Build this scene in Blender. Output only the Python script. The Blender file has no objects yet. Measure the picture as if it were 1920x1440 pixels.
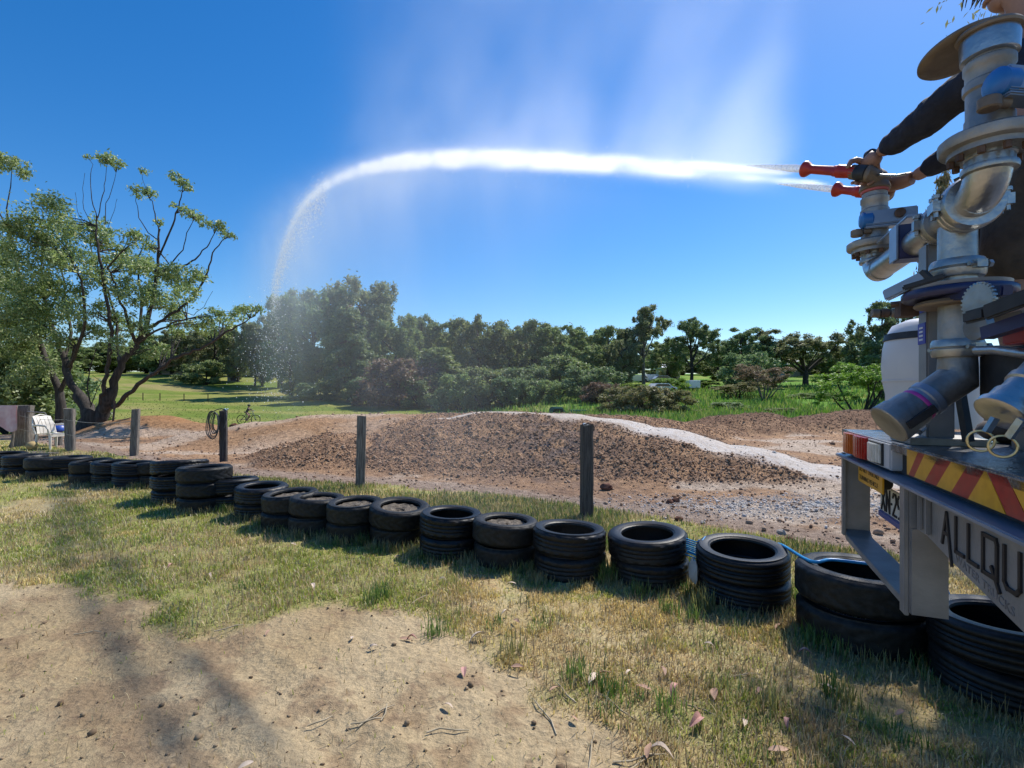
import bpy, bmesh, math, random
import numpy as np
from mathutils import Vector, Matrix, noise as mnoise

S = bpy.context.scene
C = S.collection
rng = np.random.default_rng(7)
random.seed(7)

# ------------------------------------------------------------------ camera, sky, sun, exposure
F, EYE, HOR = 950.0, 1.6, 738.0            # focal length in photo pixels, eye height, horizon row
cam_d = bpy.data.cameras.new('camera'); cam = bpy.data.objects.new('camera', cam_d); C.objects.link(cam)
cam.location = (0, 0, EYE); cam.rotation_euler = (math.radians(90), 0, 0)
cam_d.sensor_width = 36.0; cam_d.lens = 36.0 * F / 1920.0
cam_d.shift_y = (HOR - 720.0) / 1920.0
cam_d.clip_start = 0.05; cam_d.clip_end = 5000
S.camera = cam
SUN_EL, SUN_AZ = math.radians(52), math.radians(45)
SUN = Vector((math.cos(SUN_EL) * math.sin(SUN_AZ), math.cos(SUN_EL) * math.cos(SUN_AZ), math.sin(SUN_EL)))
world = bpy.data.worlds.new('World'); S.world = world; world.use_nodes = True
wn = world.node_tree
sky = wn.nodes.new('ShaderNodeTexSky'); sky.sky_type = 'NISHITA'; sky.sun_disc = False
sky.sun_elevation = SUN_EL; sky.sun_rotation = SUN_AZ
sky.air_density = 1.0; sky.dust_density = 0.3; sky.ozone_density = 4.0; sky.altitude = 0
hs_ = wn.nodes.new('ShaderNodeHueSaturation'); hs_.inputs['Saturation'].default_value = 1.36; hs_.inputs['Hue'].default_value = 0.504
wn.links.new(sky.outputs[0], hs_.inputs['Color']); wn.links.new(hs_.outputs[0], wn.nodes['Background'].inputs[0])
wn.nodes['Background'].inputs[1].default_value = 0.125
sun_d = bpy.data.lights.new('sun', 'SUN'); sun = bpy.data.objects.new('sun', sun_d); C.objects.link(sun)
sun_d.energy = 4.6; sun_d.angle = math.radians(0.5); sun_d.color = (1.0, 0.95, 0.87)
sun.rotation_euler = SUN.to_track_quat('Z', 'Y').to_euler(); sun.location = (20, 30, 60)
S.view_settings.view_transform = 'Standard'; S.view_settings.look = 'None'
S.view_settings.exposure = 0.32; S.view_settings.gamma = 1.0; S.view_settings.use_curve_mapping = False
S.render.engine = 'CYCLES'
S.cycles.volume_bounces = 3; S.cycles.max_bounces = 6; S.cycles.transparent_max_bounces = 12
S.cycles.diffuse_bounces = 2; S.cycles.glossy_bounces = 2; S.cycles.transmission_bounces = 4
S.cycles.caustics_reflective = False; S.cycles.caustics_refractive = False

def W(px, py, D):                          # a point of the place at depth D in front of the eye
    return Vector(((px - 960) / F * D, D, EYE + (HOR - py) * D / F))

# ------------------------------------------------------------------ numpy noise
def _hash(ix, iy, seed):
    h = (ix.astype(np.int64) * 374761393 + iy.astype(np.int64) * 668265263 + seed * 974634777) & 0xFFFFFFFF
    h = ((h ^ (h >> 13)) * 1274126177) & 0xFFFFFFFF
    return ((h ^ (h >> 16)) & 0xFFFF) / 65535.0
def vnoise(x, y, seed=0):
    x = np.asarray(x, float); y = np.asarray(y, float)
    ix = np.floor(x); iy = np.floor(y); fx = x - ix; fy = y - iy
    fx = fx * fx * (3 - 2 * fx); fy = fy * fy * (3 - 2 * fy)
    a = _hash(ix, iy, seed); b = _hash(ix + 1, iy, seed); c = _hash(ix, iy + 1, seed); d = _hash(ix + 1, iy + 1, seed)
    return (a * (1 - fx) + b * fx) * (1 - fy) + (c * (1 - fx) + d * fx) * fy
def fbm(x, y, seed=0, oct=4):
    t = 0; amp = 0.5; s = 1.0
    for i in range(oct):
        t = t + amp * vnoise(np.asarray(x) * s + 17.3 * i, np.asarray(y) * s - 9.1 * i, seed + i); amp *= 0.5; s *= 2.03
    return t / (1 - 0.5 ** oct)
def sstep(a, b, x):
    t = np.clip((np.asarray(x, float) - a) / (b - a), 0, 1); return t * t * (3 - 2 * t)
def worley(x, y, seed=0):
    x = np.asarray(x, float); y = np.asarray(y, float); ix = np.floor(x); iy = np.floor(y)
    best = np.full(x.shape, 9.0)
    for dx in (-1, 0, 1):
        for dy in (-1, 0, 1):
            cx = ix + dx; cy = iy + dy
            px = cx + _hash(cx, cy, seed); py = cy + _hash(cx, cy, seed + 5)
            best = np.minimum(best, (px - x) ** 2 + (py - y) ** 2)
    return np.sqrt(best)

# ------------------------------------------------------------------ materials
MATS = {}
def mat(name, c1, c2=None, scale=8.0, rough=0.6, metal=0.0, bump=0.0, bscale=None, spec=0.5, detail=5, stretch=None, ramp=(0.35, 0.65), coat=0.0, island=0.0, rnd=0.0):
    if name in MATS: return MATS[name]
    m = bpy.data.materials.new(name); m.use_nodes = True; nt = m.node_tree; n = nt.nodes; L = nt.links
    b = n['Principled BSDF']; b.inputs['Roughness'].default_value = rough; b.inputs['Metallic'].default_value = metal
    b.inputs['Specular IOR Level'].default_value = spec
    if coat: b.inputs['Coat Weight'].default_value = coat
    tc = n.new('ShaderNodeTexCoord'); vec = tc.outputs['Object']
    if stretch:
        mp = n.new('ShaderNodeMapping'); mp.inputs['Scale'].default_value = stretch; L.new(vec, mp.inputs[0]); vec = mp.outputs[0]
    col = None
    if c2 is not None:
        t = n.new('ShaderNodeTexNoise'); t.inputs['Scale'].default_value = scale; t.inputs['Detail'].default_value = detail; L.new(vec, t.inputs['Vector'])
        r = n.new('ShaderNodeValToRGB'); r.color_ramp.elements[0].position = ramp[0]; r.color_ramp.elements[1].position = ramp[1]
        r.color_ramp.elements[0].color = (*c1, 1); r.color_ramp.elements[1].color = (*c2, 1)
        L.new(t.outputs['Fac'], r.inputs[0]); col = r.outputs[0]
    if rnd:
        oi = n.new('ShaderNodeObjectInfo'); hs = n.new('ShaderNodeHueSaturation')
        if col is not None: L.new(col, hs.inputs['Color'])
        else: hs.inputs['Color'].default_value = (*c1, 1)
        mr = n.new('ShaderNodeMapRange'); mr.inputs[3].default_value = 1 - rnd; mr.inputs[4].default_value = 1 + rnd
        L.new(oi.outputs['Random'], mr.inputs[0]); L.new(mr.outputs[0], hs.inputs['Value']); col = hs.outputs[0]
    if col is not None: L.new(col, b.inputs['Base Color'])
    else: b.inputs['Base Color'].default_value = (*c1, 1)
    if bump:
        t2 = n.new('ShaderNodeTexNoise'); t2.inputs['Scale'].default_value = bscale or scale * 3; t2.inputs['Detail'].default_value = 6; L.new(vec, t2.inputs['Vector'])
        bp = n.new('ShaderNodeBump'); bp.inputs['Strength'].default_value = bump; bp.inputs['Distance'].default_value = 0.02
        L.new(t2.outputs['Fac'], bp.inputs['Height']); L.new(bp.outputs[0], b.inputs['Normal'])
    MATS[name] = m; return m
def leaf_mat(name, c1, c2, c3=None, trans=0.45, attr=None, rough=0.55, gloss=0.12):
    if name in MATS: return MATS[name]
    m = bpy.data.materials.new(name); m.use_nodes = True; nt = m.node_tree; n = nt.nodes; L = nt.links
    n.remove(n['Principled BSDF']); out = n['Material Output']
    if attr:
        a = n.new('ShaderNodeAttribute'); a.attribute_name = attr; col = a.outputs['Color']
    else:
        g = n.new('ShaderNodeNewGeometry'); r = n.new('ShaderNodeValToRGB'); e = r.color_ramp.elements
        e[0].color = (*c1, 1); e[1].color = (*c2, 1); e[1].position = 0.85 if c3 else 1.0
        if c3:
            k = e.new(1.0); k.color = (*c3, 1)
        L.new(g.outputs['Random Per Island'], r.inputs[0]); col = r.outputs[0]
        oi = n.new('ShaderNodeObjectInfo'); hs = n.new('ShaderNodeHueSaturation'); mr = n.new('ShaderNodeMapRange')
        mr.inputs[3].default_value = 0.8; mr.inputs[4].default_value = 1.2; L.new(oi.outputs['Random'], mr.inputs[0]); L.new(mr.outputs[0], hs.inputs['Value'])
        mr2 = n.new('ShaderNodeMapRange'); mr2.inputs[3].default_value = 0.475; mr2.inputs[4].default_value = 0.515; L.new(oi.outputs['Random'], mr2.inputs[0]); L.new(mr2.outputs[0], hs.inputs['Hue'])
        L.new(col, hs.inputs['Color']); col = hs.outputs[0]
    d = n.new('ShaderNodeBsdfDiffuse'); t = n.new('ShaderNodeBsdfTranslucent'); mx = n.new('ShaderNodeMixShader'); mx.inputs[0].default_value = trans
    gl = n.new('ShaderNodeBsdfGlossy'); gl.inputs['Roughness'].default_value = rough; m2 = n.new('ShaderNodeMixShader'); m2.inputs[0].default_value = gloss * 0.5
    L.new(col, d.inputs[0]); L.new(col, t.inputs[0]); L.new(d.outputs[0], mx.inputs[1]); L.new(t.outputs[0], mx.inputs[2])
    L.new(mx.outputs[0], m2.inputs[1]); L.new(gl.outputs[0], m2.inputs[2]); L.new(m2.outputs[0], out.inputs[0])
    MATS[name] = m; return m

# ------------------------------------------------------------------ mesh builder
def basis(axis):
    a = Vector(axis).normalized(); h = Vector((0, 0, 1)) if abs(a.z) < 0.9 else Vector((1, 0, 0))
    x = h.cross(a).normalized(); return x, a.cross(x), a
class MB:
    def __init__(s): s.v = []; s.f = []
    def add(s, vs, fs):
        o = len(s.v); s.v += [tuple(p) for p in vs]; s.f += [tuple(i + o for i in f) for f in fs]; return s
    def box(s, c, size, ax=None, taper=1.0):
        c = Vector(c); X, Y, Z = ax if ax else (Vector((1, 0, 0)), Vector((0, 1, 0)), Vector((0, 0, 1)))
        vs = []
        for k in (-1, 1):
            t = taper if k > 0 else 1.0
            for i, j in ((-1, -1), (1, -1), (1, 1), (-1, 1)):
                vs.append(c + X * (i * size[0] / 2 * t) + Y * (j * size[1] / 2 * t) + Z * (k * size[2] / 2))
        return s.add(vs, [(3, 2, 1, 0), (4, 5, 6, 7), (0, 1, 5, 4), (1, 2, 6, 5), (2, 3, 7, 6), (3, 0, 4, 7)])
    def tube(s, pts, r, seg=10, cap=True, wob=0.0):
        pts = [Vector(p) for p in pts]; n = len(pts)
        rr = list(r) if hasattr(r, '__len__') else [r] * n
        vs = []; fs = []
        t = (pts[1] - pts[0]).normalized(); x, y, _ = basis(t)
        for i, p in enumerate(pts):
            t2 = (pts[min(i + 1, n - 1)] - pts[max(i - 1, 0)])
            if t2.length < 1e-9: t2 = t
            t2 = t2.normalized()
            x = (x - t2 * x.dot(t2))
            if x.length < 1e-6: x = basis(t2)[0]
            x.normalize(); y = t2.cross(x)
            for k in range(seg):
                a = 2 * math.pi * k / seg; q = rr[i] * (1 + (random.uniform(-wob, wob) if wob else 0))
                vs.append(p + x * (math.cos(a) * q) + y * (math.sin(a) * q))
        for i in range(n - 1):
            for k in range(seg):
                a = i * seg + k; b = i * seg + (k + 1) % seg; fs.append((a, b, b + seg, a + seg))
        if cap: fs.append(tuple(reversed(range(seg)))); fs.append(tuple(range((n - 1) * seg, n * seg)))
        return s.add(vs, fs)
    def lathe(s, prof, o, axis=(0, 0, 1), seg=28, closed=False):
        x, y, a = basis(axis); o = Vector(o); n = len(prof); vs = []; fs = []
        for r, h in prof:
            for k in range(seg):
                t = 2 * math.pi * k / seg; vs.append(o + a * h + x * (r * math.cos(t)) + y * (r * math.sin(t)))
        for i in range(n if closed else n - 1):
            j = (i + 1) % n
            for k in range(seg):
                k2 = (k + 1) % seg; fs.append((i * seg + k, i * seg + k2, j * seg + k2, j * seg + k))
        if not closed: fs.append(tuple(reversed(range(seg)))); fs.append(tuple(range((n - 1) * seg, n * seg)))
        return s.add(vs, fs)
    def disc(s, o, axis, r, h, seg=28, ch=0.0):
        ch = ch or min(r, h) * 0.15
        return s.lathe([(r - ch, 0), (r, ch), (r, h - ch), (r - ch, h)], o, axis, seg)
    def prism(s, poly, d):                  # 3-D polygon extruded by a vector
        n = len(poly); poly = [Vector(p) for p in poly]; d = Vector(d)
        return s.add(poly + [p + d for p in poly], [tuple(reversed(range(n))), tuple(range(n, 2 * n))] + [(i, (i + 1) % n, n + (i + 1) % n, n + i) for i in range(n)])
    def ball(s, c, r, seg=12, rings=8, sc=(1, 1, 1), jit=0.0):
        c = Vector(c); vs = [c + Vector((0, 0, -r * sc[2]))]; fs = []
        for i in range(1, rings):
            ph = math.pi * i / rings
            for k in range(seg):
                t = 2 * math.pi * k / seg; q = r * (1 + random.uniform(-jit, jit))
                vs.append(c + Vector((q * sc[0] * math.sin(ph) * math.cos(t), q * sc[1] * math.sin(ph) * math.sin(t), -q * sc[2] * math.cos(ph))))
        vs.append(c + Vector((0, 0, r * sc[2]))); last = len(vs) - 1
        for k in range(seg): fs.append((0, 1 + (k + 1) % seg, 1 + k))
        for i in range(rings - 2):
            for k in range(seg):
                a = 1 + i * seg + k; b = 1 + i * seg + (k + 1) % seg; fs.append((a, b, b + seg, a + seg))
        for k in range(seg): fs.append((last, last - seg + k, last - seg + (k + 1) % seg))
        return s.add(vs, fs)
    def build(s, name, m, parent=None, bevel=0.0, smooth=40, local=False):
        me = bpy.data.meshes.new(name)
        off = Vector((0, 0, 0))
        if parent is not None and not local:
            p = parent
            while p is not None: off = off + p.location; p = p.parent
        me.from_pydata([tuple(Vector(v) - off) for v in s.v] if off.length else s.v, [], s.f)
        bm = bmesh.new(); bm.from_mesh(me)
        if bevel:
            ed = [e for e in bm.edges if len(e.link_faces) == 2 and e.calc_face_angle(0) > 0.6]
            bmesh.ops.bevel(bm, geom=ed, offset=bevel, segments=2, affect='EDGES', clamp_overlap=True)
        bmesh.ops.recalc_face_normals(bm, faces=bm.faces); bm.to_mesh(me); bm.free()
        if smooth:
            me.shade_smooth(); me.set_sharp_from_angle(angle=math.radians(smooth))
        me.materials.append(m)
        o = bpy.data.objects.new(name, me); C.objects.link(o)
        if parent is not None: o.parent = parent
        return o
def tag(o, label=None, cat=None, group=None, kind=None):
    if label: o['label'] = label
    if cat: o['category'] = cat
    if group: o['group'] = group
    if kind: o['kind'] = kind
    return o
def empty(name, loc, label=None, cat=None, group=None):
    o = bpy.data.objects.new(name, None); C.objects.link(o); o.location = loc; o.empty_display_size = 0.2
    return tag(o, label, cat, group)
def kids(o): return [c for c in bpy.data.objects if c.parent == o]
def copy_tree(o, parent=None, table=None):
    if table is None:
        table = {}
        for q in bpy.data.objects:
            if q.parent is not None: table.setdefault(q.parent.name, []).append(q)
    c = o.copy(); C.objects.link(c)
    if parent is not None: c.parent = parent
    for ch in table.get(o.name, []): copy_tree(ch, c, table)
    return c
def fast_mesh(name, V, Fq, m, col=None, smooth=False, attr='col', alpha=None):
    """V (n,3), Fq (m,3 or 4) arrays; col (n,3) per-vertex surface colour"""
    me = bpy.data.meshes.new(name); k = Fq.shape[1]
    me.vertices.add(len(V)); me.vertices.foreach_set('co', np.ascontiguousarray(V, np.float32).ravel())
    me.loops.add(Fq.size); me.loops.foreach_set('vertex_index', np.ascontiguousarray(Fq, np.int32).ravel())
    me.polygons.add(len(Fq)); me.polygons.foreach_set('loop_start', np.arange(0, Fq.size, k, dtype=np.int32))
    me.update(calc_edges=True)
    if col is not None:
        a = me.attributes.new(attr, 'FLOAT_COLOR', 'POINT')
        a.data.foreach_set('color', np.concatenate([col, np.ones((len(col), 1)) if alpha is None else alpha[:, None]], 1).astype(np.float32).ravel())
    if smooth: me.shade_smooth()
    me.materials.append(m); o = bpy.data.objects.new(name, me); C.objects.link(o); return o
def fill_region(v, f): pass
# ------------------------------------------------------------------ terrain
RIDGES = [  # (x, y, height) polylines of the dirt jumps: (points, top half width, run per metre of height, roughness)
    ([(-3.6, 12.2, .03), (-2.5, 12.7, .42), (-1.3, 13.3, .93), (-.2, 13.6, 1.1), (1.0, 13.3, 1.08), (2.0, 12.7, .98), (3.0, 11.9, .8), (4.43, 10.8, .45), (5.68, 10.0, .14), (6.9, 9.1, .0)], .75, 2.9, 1),
    ([(-6.6, 13.4, .03), (-5.4, 12.8, .33), (-4.3, 12.4, .6), (-3.5, 12.4, .34), (-3.0, 12.3, .1)], .25, 2.6, 1),
    ([(-10.5, 17.4, .3), (-8.5, 17.4, .62), (-6.5, 17.3, .86), (-4.5, 17.2, .9), (-2.6, 16.8, .92), (-1.0, 16.0, .95), (.2, 15.0, 1.0)], .4, 3.2, 0),
    ([(-17.6, 21.5, .2), (-16.2, 21.4, .62), (-14.8, 21.0, .78), (-13.0, 20.5, .45), (-11.2, 19.6, .12)], .5, 2.5, 0),
    ([(2.2, 14.8, .95), (3.6, 16.2, .86), (5.0, 17.6, .72), (6.6, 18.8, .45), (8.0, 19.6, .25)], .4, 2.4, 1),
    ([(7.4, 21.0, .35), (9.0, 21.4, .62), (10.4, 21.4, .75), (11.6, 21.4, .5), (13.0, 21.6, .62), (15.0, 22.0, .85), (18.5, 22.4, .8), (24, 23, .7)], .5, 2.2, 1),
]
def ridge(x, y, pts, tw, run):
    z = np.zeros_like(x); tmin = np.full_like(x, 99.0)
    for (x0, y0, h0), (x1, y1, h1) in zip(pts[:-1], pts[1:]):
        dx, dy = x1 - x0, y1 - y0; L2 = dx * dx + dy * dy
        t = np.clip(((x - x0) * dx + (y - y0) * dy) / L2, 0, 1)
        d = np.hypot(x - x0 - t * dx, y - y0 - t * dy); h = h0 + (h1 - h0) * t
        base = tw + run * h + .3
        k = 1 - np.clip((d - tw) / (base - tw), 0, 1); k = k * k * (3 - 2 * k) * .6 + k * .4
        z = np.maximum(z, h * k); tmin = np.minimum(tmin, d)
    return z, tmin
VX = np.array([-60, -20, -11.2, -5.4, -2.4, -.5, 1.02, 2.2, 3.4, 6, 12, 40]); VY = np.array([42, 19, 13.6, 9.68, 8.7, 8.0, 6.9, 6.15, 5.1, 3.3, 0, -14])
FX = np.array([-60, -25, -18, -13, -9, 0, 5, 9, 16, 30, 80]); FY = np.array([26, 24, 23.6, 23.0, 20.5, 20.5, 20.5, 22.8, 24.2, 25, 28])
BX = np.array([-60, -20, -9, -4.43, -3.63, -2.63, -1.93, -1.71, -1.34, -.65, -.277, .114, .42, .66, 1.2, 3, 9]); BY = np.array([20, 10, 6.2, 4.38, 4.26, 3.78, 3.5, 3.69, 3.95, 3.85, 3.29, 2.7, 2.48, 2.165, 1.0, -4, -20])
PATH = [(-1.6, 14.0, 0), (-.4, 13.75, 0), (1.0, 13.4, 0), (2.0, 12.75, 0), (3.0, 11.95, 0), (4.43, 10.85, 0), (5.68, 10.0, 0), (6.9, 9.1, 0), (8.5, 8.0, 0)]
YR = np.array([0, 22, 28, 37, 50, 60, 75, 90, 110, 150, 250, 420, 900]); ZR = np.array([0, 0, -.25, -.7, -.45, .15, 1.1, 2.4, 4.6, 7, 11, 16, 20])
def terrain(x, y, fine=True):
    """height of the ground; also the masks: beyond verge (s), far paddock (p), bare foreground (b), path distance"""
    x = np.asarray(x, float); y = np.asarray(y, float)
    s = y - np.interp(x, VX, VY); p = y - np.interp(x, FX, FY); b = np.interp(x, BX, BY) - y
    r = np.hypot(x * .75, y)
    zl = np.interp(r, YR, ZR); zr = np.interp(r, YR, np.maximum(ZR, np.array([0, 0, .05, .2, .9, 1.5, 2.6, 3.6, 5, 7, 11, 16, 20])))
    k = sstep(-6, 10, x); z = zl * (1 - k) + zr * k
    z = np.where(y < 0, 0, z)
    z = z + (fbm(x * .35, y * .35, 3, 3) - .5) * .10 * sstep(3, 12, r) + (fbm(x * .05, y * .05, 9, 3) - .5) * 1.2 * sstep(40, 120, r)
    rough = np.zeros_like(x); ztop = np.zeros_like(x)
    for i, (pts, tw, run, ro) in enumerate(RIDGES):
        zz, d = ridge(x, y, pts, tw, run); z = np.maximum(z, zz + np.minimum(z, 0)) if i else z + zz
        ztop = np.maximum(ztop, zz)
        if ro: rough = np.maximum(rough, sstep(.01, .12, zz))
    _, dp = ridge(x, y, PATH, .1, 1)
    onpath = 1 - sstep(.62, 1.15, dp + (fbm(x * 1.7, y * 1.7, 21, 4) - .5) * .75)
    dirt = sstep(.0, .25, s + (fbm(x * 1.3, y * 1.3, 31, 3) - .5) * .5) * (1 - sstep(-.2, .2, p + (fbm(x * .9, y * .9, 37, 3) - .5) * 1.2))
    bare = sstep(-.12, .28, b + (fbm(x * 2.1, y * 2.1, 41, 4) - .5) * .9)
    if fine:
        near = 1 - sstep(14, 30, r)
        cl = (0.5 - worley(x * 5.5, y * 5.5, 51)) * .05 + (0.5 - worley(x * 11 + 3, y * 11, 57)) * .045 + (fbm(x * 3, y * 3, 61, 4) - .5) * .16
        z = z + cl * rough * dirt * (1 - onpath) * (1 - sstep(18, 40, r))
        flat = dirt * (1 - rough)
        z = z + ((fbm(x * 2.6, y * 2.6, 71, 4) - .5) * .07 + (0.4 - worley(x * 6, y * 6, 77)) * .025 * sstep(.3, 1.5, s)) * flat * near
        ruts = np.sin((x * .62 + y * .79) * 9 + 5 * fbm(x * .5, y * .5, 83, 2))
        for o_ in (0, 1.55):
            dl = (x + .82 - o_ * .66) * .66 + (y - 2.31 - o_ * .75) * .75; z = z - .022 * np.exp(-(dl / .13) ** 2) * bare + .012 * np.exp(-((np.abs(dl) - .2) / .06) ** 2) * bare
        z = z + ruts * .012 * bare * sstep(.35, .7, fbm(x * .6 + 9, y * .6, 87, 2)) * .4
        z = z + ((fbm(x * 4, y * 4, 91, 4) - .5) * .035 + (fbm(x * 16, y * 16, 97, 3) - .5) * .016) * (1 - dirt) * near
    return z, dict(s=s, p=p, bare=bare, dirt=dirt, path=onpath, rough=rough, r=r, top=ztop, dp=dp)
def zg(x, y): return float(terrain(np.array([x]), np.array([y]), False)[0][0])
def G(px, py):                              # ground point seen at a pixel of the flat near ground
    D = EYE * F / (py - HOR); return (px - 960) / F * D, D
def mixc(a, b, t): return a * (1 - t[:, None]) + np.asarray(b)[None] * t[:, None]
def ground_colour(x, y, m):
    n1 = fbm(x * .9, y * .9, 101, 4); n2 = fbm(x * 4, y * 4, 103, 4); n3 = fbm(x * 14, y * 14, 107, 3); n4 = fbm(x * .25, y * .25, 109, 3)
    # verge: trodden soil under thin dry and green grass
    c = mixc(np.tile(np.array([[.42, .33, .165]]), (len(x), 1)), (.50, .41, .23), sstep(.3, .7, n2))
    c = mixc(c, (.24, .26, .07), sstep(.38, .58, n1 * .6 + n2 * .4) * .75)
    c = mixc(c, (.36, .22, .12), sstep(.62, .75, n3) * .4)
    # bare sandy foreground
    sand = mixc(np.tile(np.array([[.47, .365, .22]]), (len(x), 1)), (.41, .305, .17), sstep(.4, .7, n1))
    sand = mixc(sand, (.27, .18, .105), sstep(.55, .72, n2) * .6); sand = mixc(sand, (.2, .13, .085), sstep(.68, .8, n3) * .5)
    t = m['bare']; c = c * (1 - t[:, None]) + sand * t[:, None]
    # dirt track
    d = mixc(np.tile(np.array([[.37, .235, .145]]), (len(x), 1)), (.46, .29, .17), sstep(.35, .7, n1))
    d = mixc(d, (.25, .16, .11), sstep(.5, .75, n2) * .6)
    pale = sstep(.47, .6, fbm(x * .55 + 4, y * 1.0, 113, 4)) * (1 - m['rough']) * sstep(.2, 1.2, m['s'])
    d = mixc(d, (.60, .50, .40), pale * .85)
    trail = sstep(.05, .25, m['s']) * (1 - sstep(.75, 1.15, m['s'] + (n2 - .5) * .5)); d = mixc(d, (.36, .28, .225), trail * .85)
    d = mixc(d, (.27, .165, .105), m['rough'] * sstep(.35, .7, n2) * .75)
    d = mixc(d, (.36, .22, .14), m['rough'] * sstep(.55, .8, n3) * .6)
    dark_patch = np.exp(-((x - .9) / 1.1) ** 2 - ((y - 10.9) / 1.9) ** 2); d = mixc(d, (.16, .14, .14), dark_patch * sstep(.3, .6, n2) * .8)  # darker grey patch on the front face of the big jump
    d = mixc(d, (.5, .49, .47), np.exp(-((x - 3.9) / 1.7) ** 2 - ((y - 7.3) / .55) ** 2) * sstep(.35, .55, n2))   # pale crushed stone
    lump = np.exp(-((x + 14.6) / 4) ** 2 - ((y - 20.8) / 1.7) ** 2); d = mixc(d, (.42, .225, .10), lump * .8)
    d = mixc(d, (.48, .29, .155), np.exp(-((x + 6.5) / 4.5) ** 2 - ((y - 15.6) / 1.6) ** 2) * .8)
    d = mixc(d, (.22, .135, .09), sstep(6.5, 8.5, x) * sstep(20, 20.8, y) * .8)
    pz = mixc(np.tile(np.array([[.52, .455, .39]]), (len(x), 1)), (.42, .345, .28), sstep(.45, .7, n2)); pz = mixc(pz, (.58, .545, .515), sstep(1.4, 3.2, x) * sstep(.3, .6, n3) * .8)
    t = m['path']; d = d * (1 - t[:, None]) + pz * t[:, None]
    t = m['dirt']; c = c * (1 - t[:, None]) + d * t[:, None]
    # paddock
    pn = fbm(x * .12, y * .3, 127, 4); gq = mixc(np.tile(np.array([[.15, .205, .035]]), (len(x), 1)), (.25, .255, .07), sstep(.4, .65, pn))
    gq = mixc(gq, (.30, .25, .11), sstep(.6, .75, fbm(x * .07 + 3, y * .2, 131, 3)) * .8)
    gr = mixc(np.tile(np.array([[.11, .24, .025]]), (len(x), 1)), (.24, .30, .06), sstep(.4, .7, fbm(x * .3, y * .3, 137, 4)))
    k = sstep(0, 8, x); gq = gq * (1 - k[:, None]) + gr * k[:, None]
    gq = gq * (.8 + .4 * n2[:, None])
    t = sstep(-.2, .2, m['p'] + (n1 - .5) * 1.2); c = c * (1 - t[:, None]) + gq * t[:, None]
    t = sstep(150, 320, m['r']); c = mixc(c, (.05, .075, .03), t)
    return c
def ground_material():
    m = bpy.data.materials.new('earth'); m.use_nodes = True; nt = m.node_tree; n = nt.nodes; L = nt.links
    b = n['Principled BSDF']; b.inputs['Roughness'].default_value = .95; b.inputs['Specular IOR Level'].default_value = .12
    a = n.new('ShaderNodeAttribute'); a.attribute_name = 'col'; tc = n.new('ShaderNodeTexCoord')
    t1 = n.new('ShaderNodeTexNoise'); t1.inputs['Scale'].default_value = 42; t1.inputs['Detail'].default_value = 8; t1.inputs['Roughness'].default_value = .7; L.new(tc.outputs['Object'], t1.inputs['Vector'])
    t2 = n.new('ShaderNodeTexVoronoi'); t2.inputs['Scale'].default_value = 26; L.new(tc.outputs['Object'], t2.inputs['Vector'])
    mr = n.new('ShaderNodeMapRange'); mr.inputs[1].default_value = .3; mr.inputs[2].default_value = .7; mr.inputs[3].default_value = .72; mr.inputs[4].default_value = 1.22; L.new(t1.outputs['Fac'], mr.inputs[0])
    mx = n.new('ShaderNodeMix'); mx.data_type = 'RGBA'; mx.blend_type = 'MULTIPLY'; mx.inputs[0].default_value = 1
    L.new(a.outputs['Color'], mx.inputs[6]); L.new(mr.outputs[0], mx.inputs[7])
    t3 = n.new('ShaderNodeTexNoise'); t3.inputs['Scale'].default_value = 7; t3.inputs['Detail'].default_value = 9; t3.inputs['Roughness'].default_value = .72; L.new(tc.outputs['Object'], t3.inputs['Vector'])
    r3 = n.new('ShaderNodeValToRGB'); e3 = r3.color_ramp.elements; e3[0].position = .36; e3[0].color = (.66, .62, .60, 1); e3[1].position = .66; e3[1].color = (1.35, 1.33, 1.3, 1); L.new(t3.outputs['Fac'], r3.inputs[0])
    mx2 = n.new('ShaderNodeMix'); mx2.data_type = 'RGBA'; mx2.blend_type = 'MULTIPLY'; L.new(a.outputs['Alpha'], mx2.inputs[0]); L.new(mx.outputs[2], mx2.inputs[6]); L.new(r3.outputs[0], mx2.inputs[7]); L.new(mx2.outputs[2], b.inputs['Base Color'])
    ad = n.new('ShaderNodeMath'); ad.operation = 'MULTIPLY_ADD'; ad.inputs[1].default_value = .5; L.new(t2.outputs['Distance'], ad.inputs[0]); L.new(t1.outputs['Fac'], ad.inputs[2])
    bp = n.new('ShaderNodeBump'); bp.inputs['Strength'].default_value = .75; bp.inputs['Distance'].default_value = .025; L.new(ad.outputs[0], bp.inputs['Height']); bp2 = n.new('ShaderNodeBump'); L.new(a.outputs['Alpha'], bp2.inputs['Strength']); bp2.inputs['Distance'].default_value = .11; L.new(t3.outputs['Fac'], bp2.inputs['Height']); L.new(bp2.outputs[0], bp.inputs['Normal']); L.new(bp.outputs[0], b.inputs['Normal'])
    return m
EARTH = ground_material()
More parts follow.
